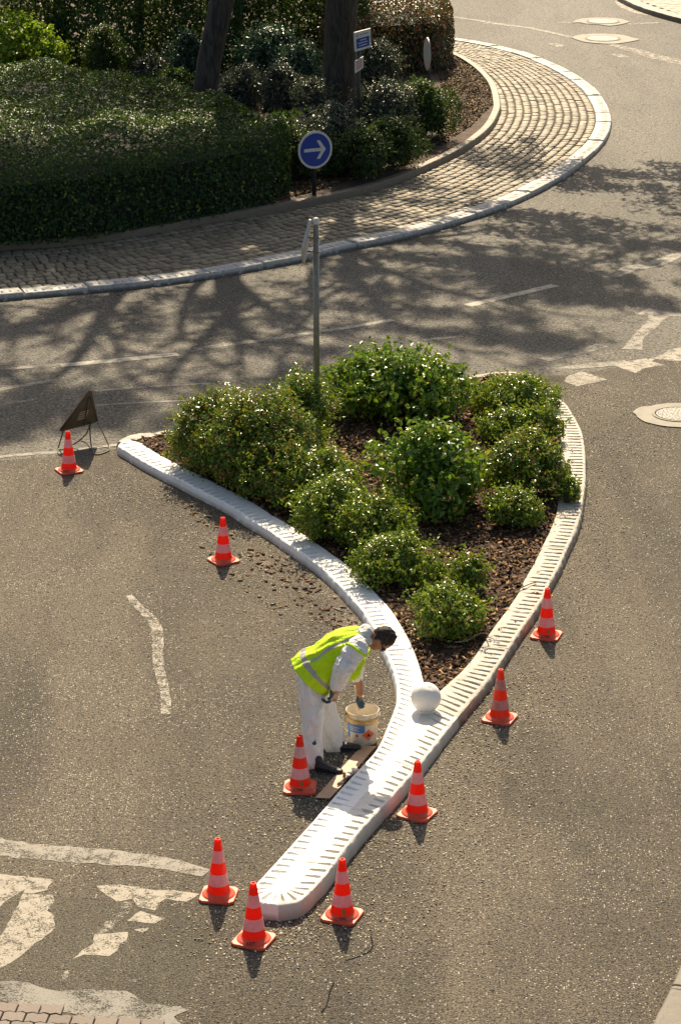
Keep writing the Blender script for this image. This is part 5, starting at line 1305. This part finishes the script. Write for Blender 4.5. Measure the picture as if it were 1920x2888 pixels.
# --- vest: open shell round the trunk with tape laid on as faces
axis = [cq(345, 720, Yc), cq(430, 640, Yc), cq(560, 545, Yc), cq(700, 450, Yc), cq(820, 385, Yc), cq(910, 345, Yc), cq(990, 345, Yc)]
ax = catmull(axis, .02); ax, La = resample(ax, 90)
kk = np.linspace(0, 1, 7); rl = np.interp(np.linspace(0, 1, 90), kk, [.224, .212, .198, .205, .215, .185, .085]); rd = np.interp(np.linspace(0, 1, 90), kk, [.196, .182, .155, .162, .160, .135, .085])
Ta = np.gradient(ax, axis=0); Ta = smooth(Ta/np.linalg.norm(Ta, axis=1)[:, None], 10); NTH = 96
V = []; 
for i in range(90):
    t = Vector(Ta[i]).normalized(); sd = Vector((0, -1, 0)); sd = (sd-t*sd.dot(t)).normalized(); up_ = sd.cross(t)
    if up_.z < 0: up_ = -up_
    # hem is cut square to the camera-facing side, hanging a little lower in front
    for j in range(NTH):
        th = 2*math.pi*j/NTH; cs_, sn_ = math.cos(th), math.sin(th)
        c_ = np.sign(cs_)*abs(cs_)**.9; s__ = np.sign(sn_)*abs(sn_)**.9
        belly = 1.0 if sn_ > 0 else float(np.interp(i, [0, 15, 30, 45, 60, 75, 89], [1.10, 1.20, 1.48, 1.68, 1.68, 1.42, 1.1]))
        r_l, r_d = rl[i], rd[i]*(1.0 if sn_ > 0 else 1.0+.10*math.exp(-((i-10)/22)**2))
        fold_ = .005*math.sin(9*th+i*.15)+.005*math.sin(5*th-i*.22+1)+.004*math.sin(17*th+i*.08)
        p = Vector(ax[i])+sd*(c_*(r_l+fold_))+up_*(s__*(r_d+fold_)*belly)
        V.append(p)
Fc = []; mi = []
for i in range(89):
    for j in range(NTH):
        Fc.append((i*NTH+j, i*NTH+(j+1) % NTH, (i+1)*NTH+(j+1) % NTH, (i+1)*NTH+j)); th = 360*(j+.5)/NTH; m_ = 0
        if 12 <= i < 18: m_ = 1
        elif 20 <= i < 84 and (37 < th < 50 or 130 < th < 143): m_ = 1
        mi.append(m_)
vest = mesh('hi_vis_vest', V, Fc, [M['vest'], M['reflect']], body, True, mi)
md = vest.modifiers.new('solid', 'SOLIDIFY'); md.thickness = .006; md.offset = 0
# armhole roll on the near and far shoulders
for sgn, sh, el in ((-1, shN, elN), (1, shF, elF)):
    d = (el-sh).normalized(); c_ = sh+d*.004; u_ = Vector((1, 0, 0)); u_ = (u_-d*u_.dot(d)).normalized(); v_ = d.cross(u_)
    B = MB(); pts = [c_+u_*.098*math.cos(a)+v_*.102*math.sin(a)+d*.006*math.sin(2*a) for a in np.linspace(0, 2*math.pi, 33)]
    B.tube(pts, [(.014, .010)]*33, 8, cap=False); B.build('armhole_trim', M['vest'], body, True)
# --- hair, glasses
B = MB(); hr_ = Matrix(HR)
B.ball(hc+hx*.010-fdir*.016, (.100, .086, .112), 30, 20, HR)
V = np.array(B.V); dd = V-np.array(hc); f_ = dd@np.array(fdir); x_ = dd@np.array(hx)
push = np.clip((f_-(.035+.5*np.clip(x_, -.05, .06)))/.04, 0, 1); V = V-np.array(fdir)*(push*.055)[:, None]-dd*(push*.12)[:, None]
low_ = np.clip((-x_-.03)/.05, 0, 1); V = V-dd*(low_*.12)[:, None]
V = V+dd*(vnoise(dd, 45, 5)*.06+vnoise(dd, 110, 6)*.05)[:, None]; B.V = [tuple(v) for v in V]
B.build('hair', M['hair'], body, True)
B = MB(); ey = hc-hx*.000+fdir*.092
B.tube([ey+ldir*-.072-fdir*.02, ey+ldir*-.045+fdir*.004, ey+fdir*.012, ey+ldir*.045+fdir*.004, ey+ldir*.072-fdir*.02], [(.018, .006)]*5, 8, ref=hx)
for s in (-1, 1): B.tube([ey+ldir*s*.072-fdir*.02, hc-hx*.0+ldir*s*.086], .0045, 6)
B.build('glasses', M['glasses'], body, True)
# --- gloves with five fingers
def glove(wr, ha, fwd, side, curl, nm, thumbs):
    fwd = fwd.normalized(); side = (side-fwd*side.dot(fwd)).normalized(); pn = fwd.cross(side)   # palm normal
    B = MB(); limb(B, [wr+(ha-wr)*.25, wr+(ha-wr)*.6, ha], [(.045, .045), (.040, .040), (.032, .042)], 12, ref=pn)
    limb(B, [ha, ha+fwd*.055], [(.018, .042), (.016, .044)], 12, ref=pn)
    for k, L in enumerate((.062, .072, .068, .052)):
        o_ = ha+fwd*.055+side*(k-1.5)*.022; a1 = curl*(.8+.1*k)
        d1 = fwd*math.cos(a1)+pn*math.sin(a1); d2 = fwd*math.cos(a1*1.9)+pn*math.sin(a1*1.9); d3 = fwd*math.cos(a1*2.6)+pn*math.sin(a1*2.6)
        p1 = o_+d1*L*.45; p2 = p1+d2*L*.32; p3 = p2+d3*L*.28; B.tube([o_-fwd*.015, o_, p1, p2, p3], [.0115, .0115, .011, .0105, .009], 10); B.ball(p3, .009, 8, 6); B.ball(p1, .011, 8, 6); B.ball(p2, .0105, 8, 6)
    t0 = ha-side*.034*thumbs; t1 = t0-side*.030*thumbs+fwd*.028+pn*.012; t2 = t1+fwd*.032+pn*.016-side*.004*thumbs
    B.tube([t0, t1, t2], [.015, .0125, .010], 10); B.ball(t2, .010, 8, 6); B.ball(t1, .0125, 8, 6)
    o = remesh_obj(B, nm, [M['glove'], M['glovepalm']], body, .0045, 2)
    me = o.data; n = len(me.polygons); cn = np.empty(n*3); me.polygons.foreach_get('center', cn); cn = cn.reshape(-1, 3)-np.array(ha)
    al = cn@np.array(fwd); pp_ = cn@np.array(pn)
    me.polygons.foreach_set('material_index', ((al > .030) | ((pp_ > .004) & (al > -.05))).astype(np.int32)); return o
# near hand: loose fist hanging back; far hand: reaching down into the bucket with the brush
glove(wrN, cq(626, 962, Yc-.18), Vector((-.45, -.05, -.6)), Vector((-.25, -.9, .1)), .75, 'glove', 1)
hf_ = cq(915, 940, Yb-.02)
glove(cq(905, 850, Yb-.0), hf_, Vector((-.03, .02, -1)), Vector((.5, .85, 0)), .42, 'glove', 1)
# --- shoes
def shoe(heel, toe, nm='shoe'):
    d = (toe-heel); d.z = 0; L = .29; d.normalize(); h0 = Vector((heel.x, heel.y, 0)); B = MB(); pts = [h0+d*t+Vector((0, 0, z)) for t, z in ((0, .045), (.06, .045), (.14, .04), (.21, .032), (L-.02, .026))]
    B.tube(pts, [(.038, .033), (.044, .036), (.038, .044), (.030, .048), (.020, .036)], 14, ref=(0, 0, 1)); B.ball(pts[0], (.034, .032, .040), 12, 8); B.ball(pts[-1], (.03, .034, .022), 12, 8)
    limb(B, [h0+d*.075+Vector((0, 0, .05)), h0+d*.065+Vector((0, 0, .10))], [.038, .038], 12, ref=(1, 0, 0))
    o = remesh_obj(B, nm, M['shoe'], body, .007, 3); so_ = MB()
    so_.tube([h0+d*t+Vector((0, 0, .008)) for t in (-.035, 0, .1, .2, L+.0)], [(.008, .028), (.009, .038), (.009, .038), (.009, .05), (.008, .030)], 12, ref=(0, 0, 1)); so_.build('sole', M['black'], o, True)
    return o
hN = at(880, 2170)-W0; tN = at(945, 2182)-W0; hF = at(925, 2118)-W0; tF = at(1005, 2116)-W0
shoe(hN, tN); shoe(hF, tF)
b = MB(); pc = cq(418, 1475, Yn-.098); b.ball(pc, (.020, .012, .018), 12, 8); b.tube([pc, pc+Vector((.012, 0, .035))], [.008, .003], 6); b.build('paint_blot', M['dpaint'], body, True)
tag(body, 'worker in a yellow-green reflective vest and white coveralls bending over the paint bucket', 'person')
# small brush in the far hand
e = empty('hand_brush', W0+hf_+Vector((0, 0, -.12))); 
b = MB(); b.tube([(0.0, 0, .10), (.0, 0, .02)], [.012, .012], 8); b.build('handle', M['handle'], e, True)
b = MB(); b.tube([(0, 0, .02), (0, 0, .0)], [(.014, .022)]*2, 10); b.build('ferrule', M['ferrule'], e, True)
b = MB(); b.tube([(0, 0, 0), (-.002, 0, -.03), (-.004, 0, -.05)], [(.014, .022), (.012, .022), (.003, .012)], 10); b.tube([(-.004, 0, -.05), (-.006, 0, -.18)], [.0025, .0018], 6); b.build('bristles', M['bristle'], e, True)
tag(e, 'small paint brush in the worker\'s gloved hand, dripping into the bucket', 'brush')
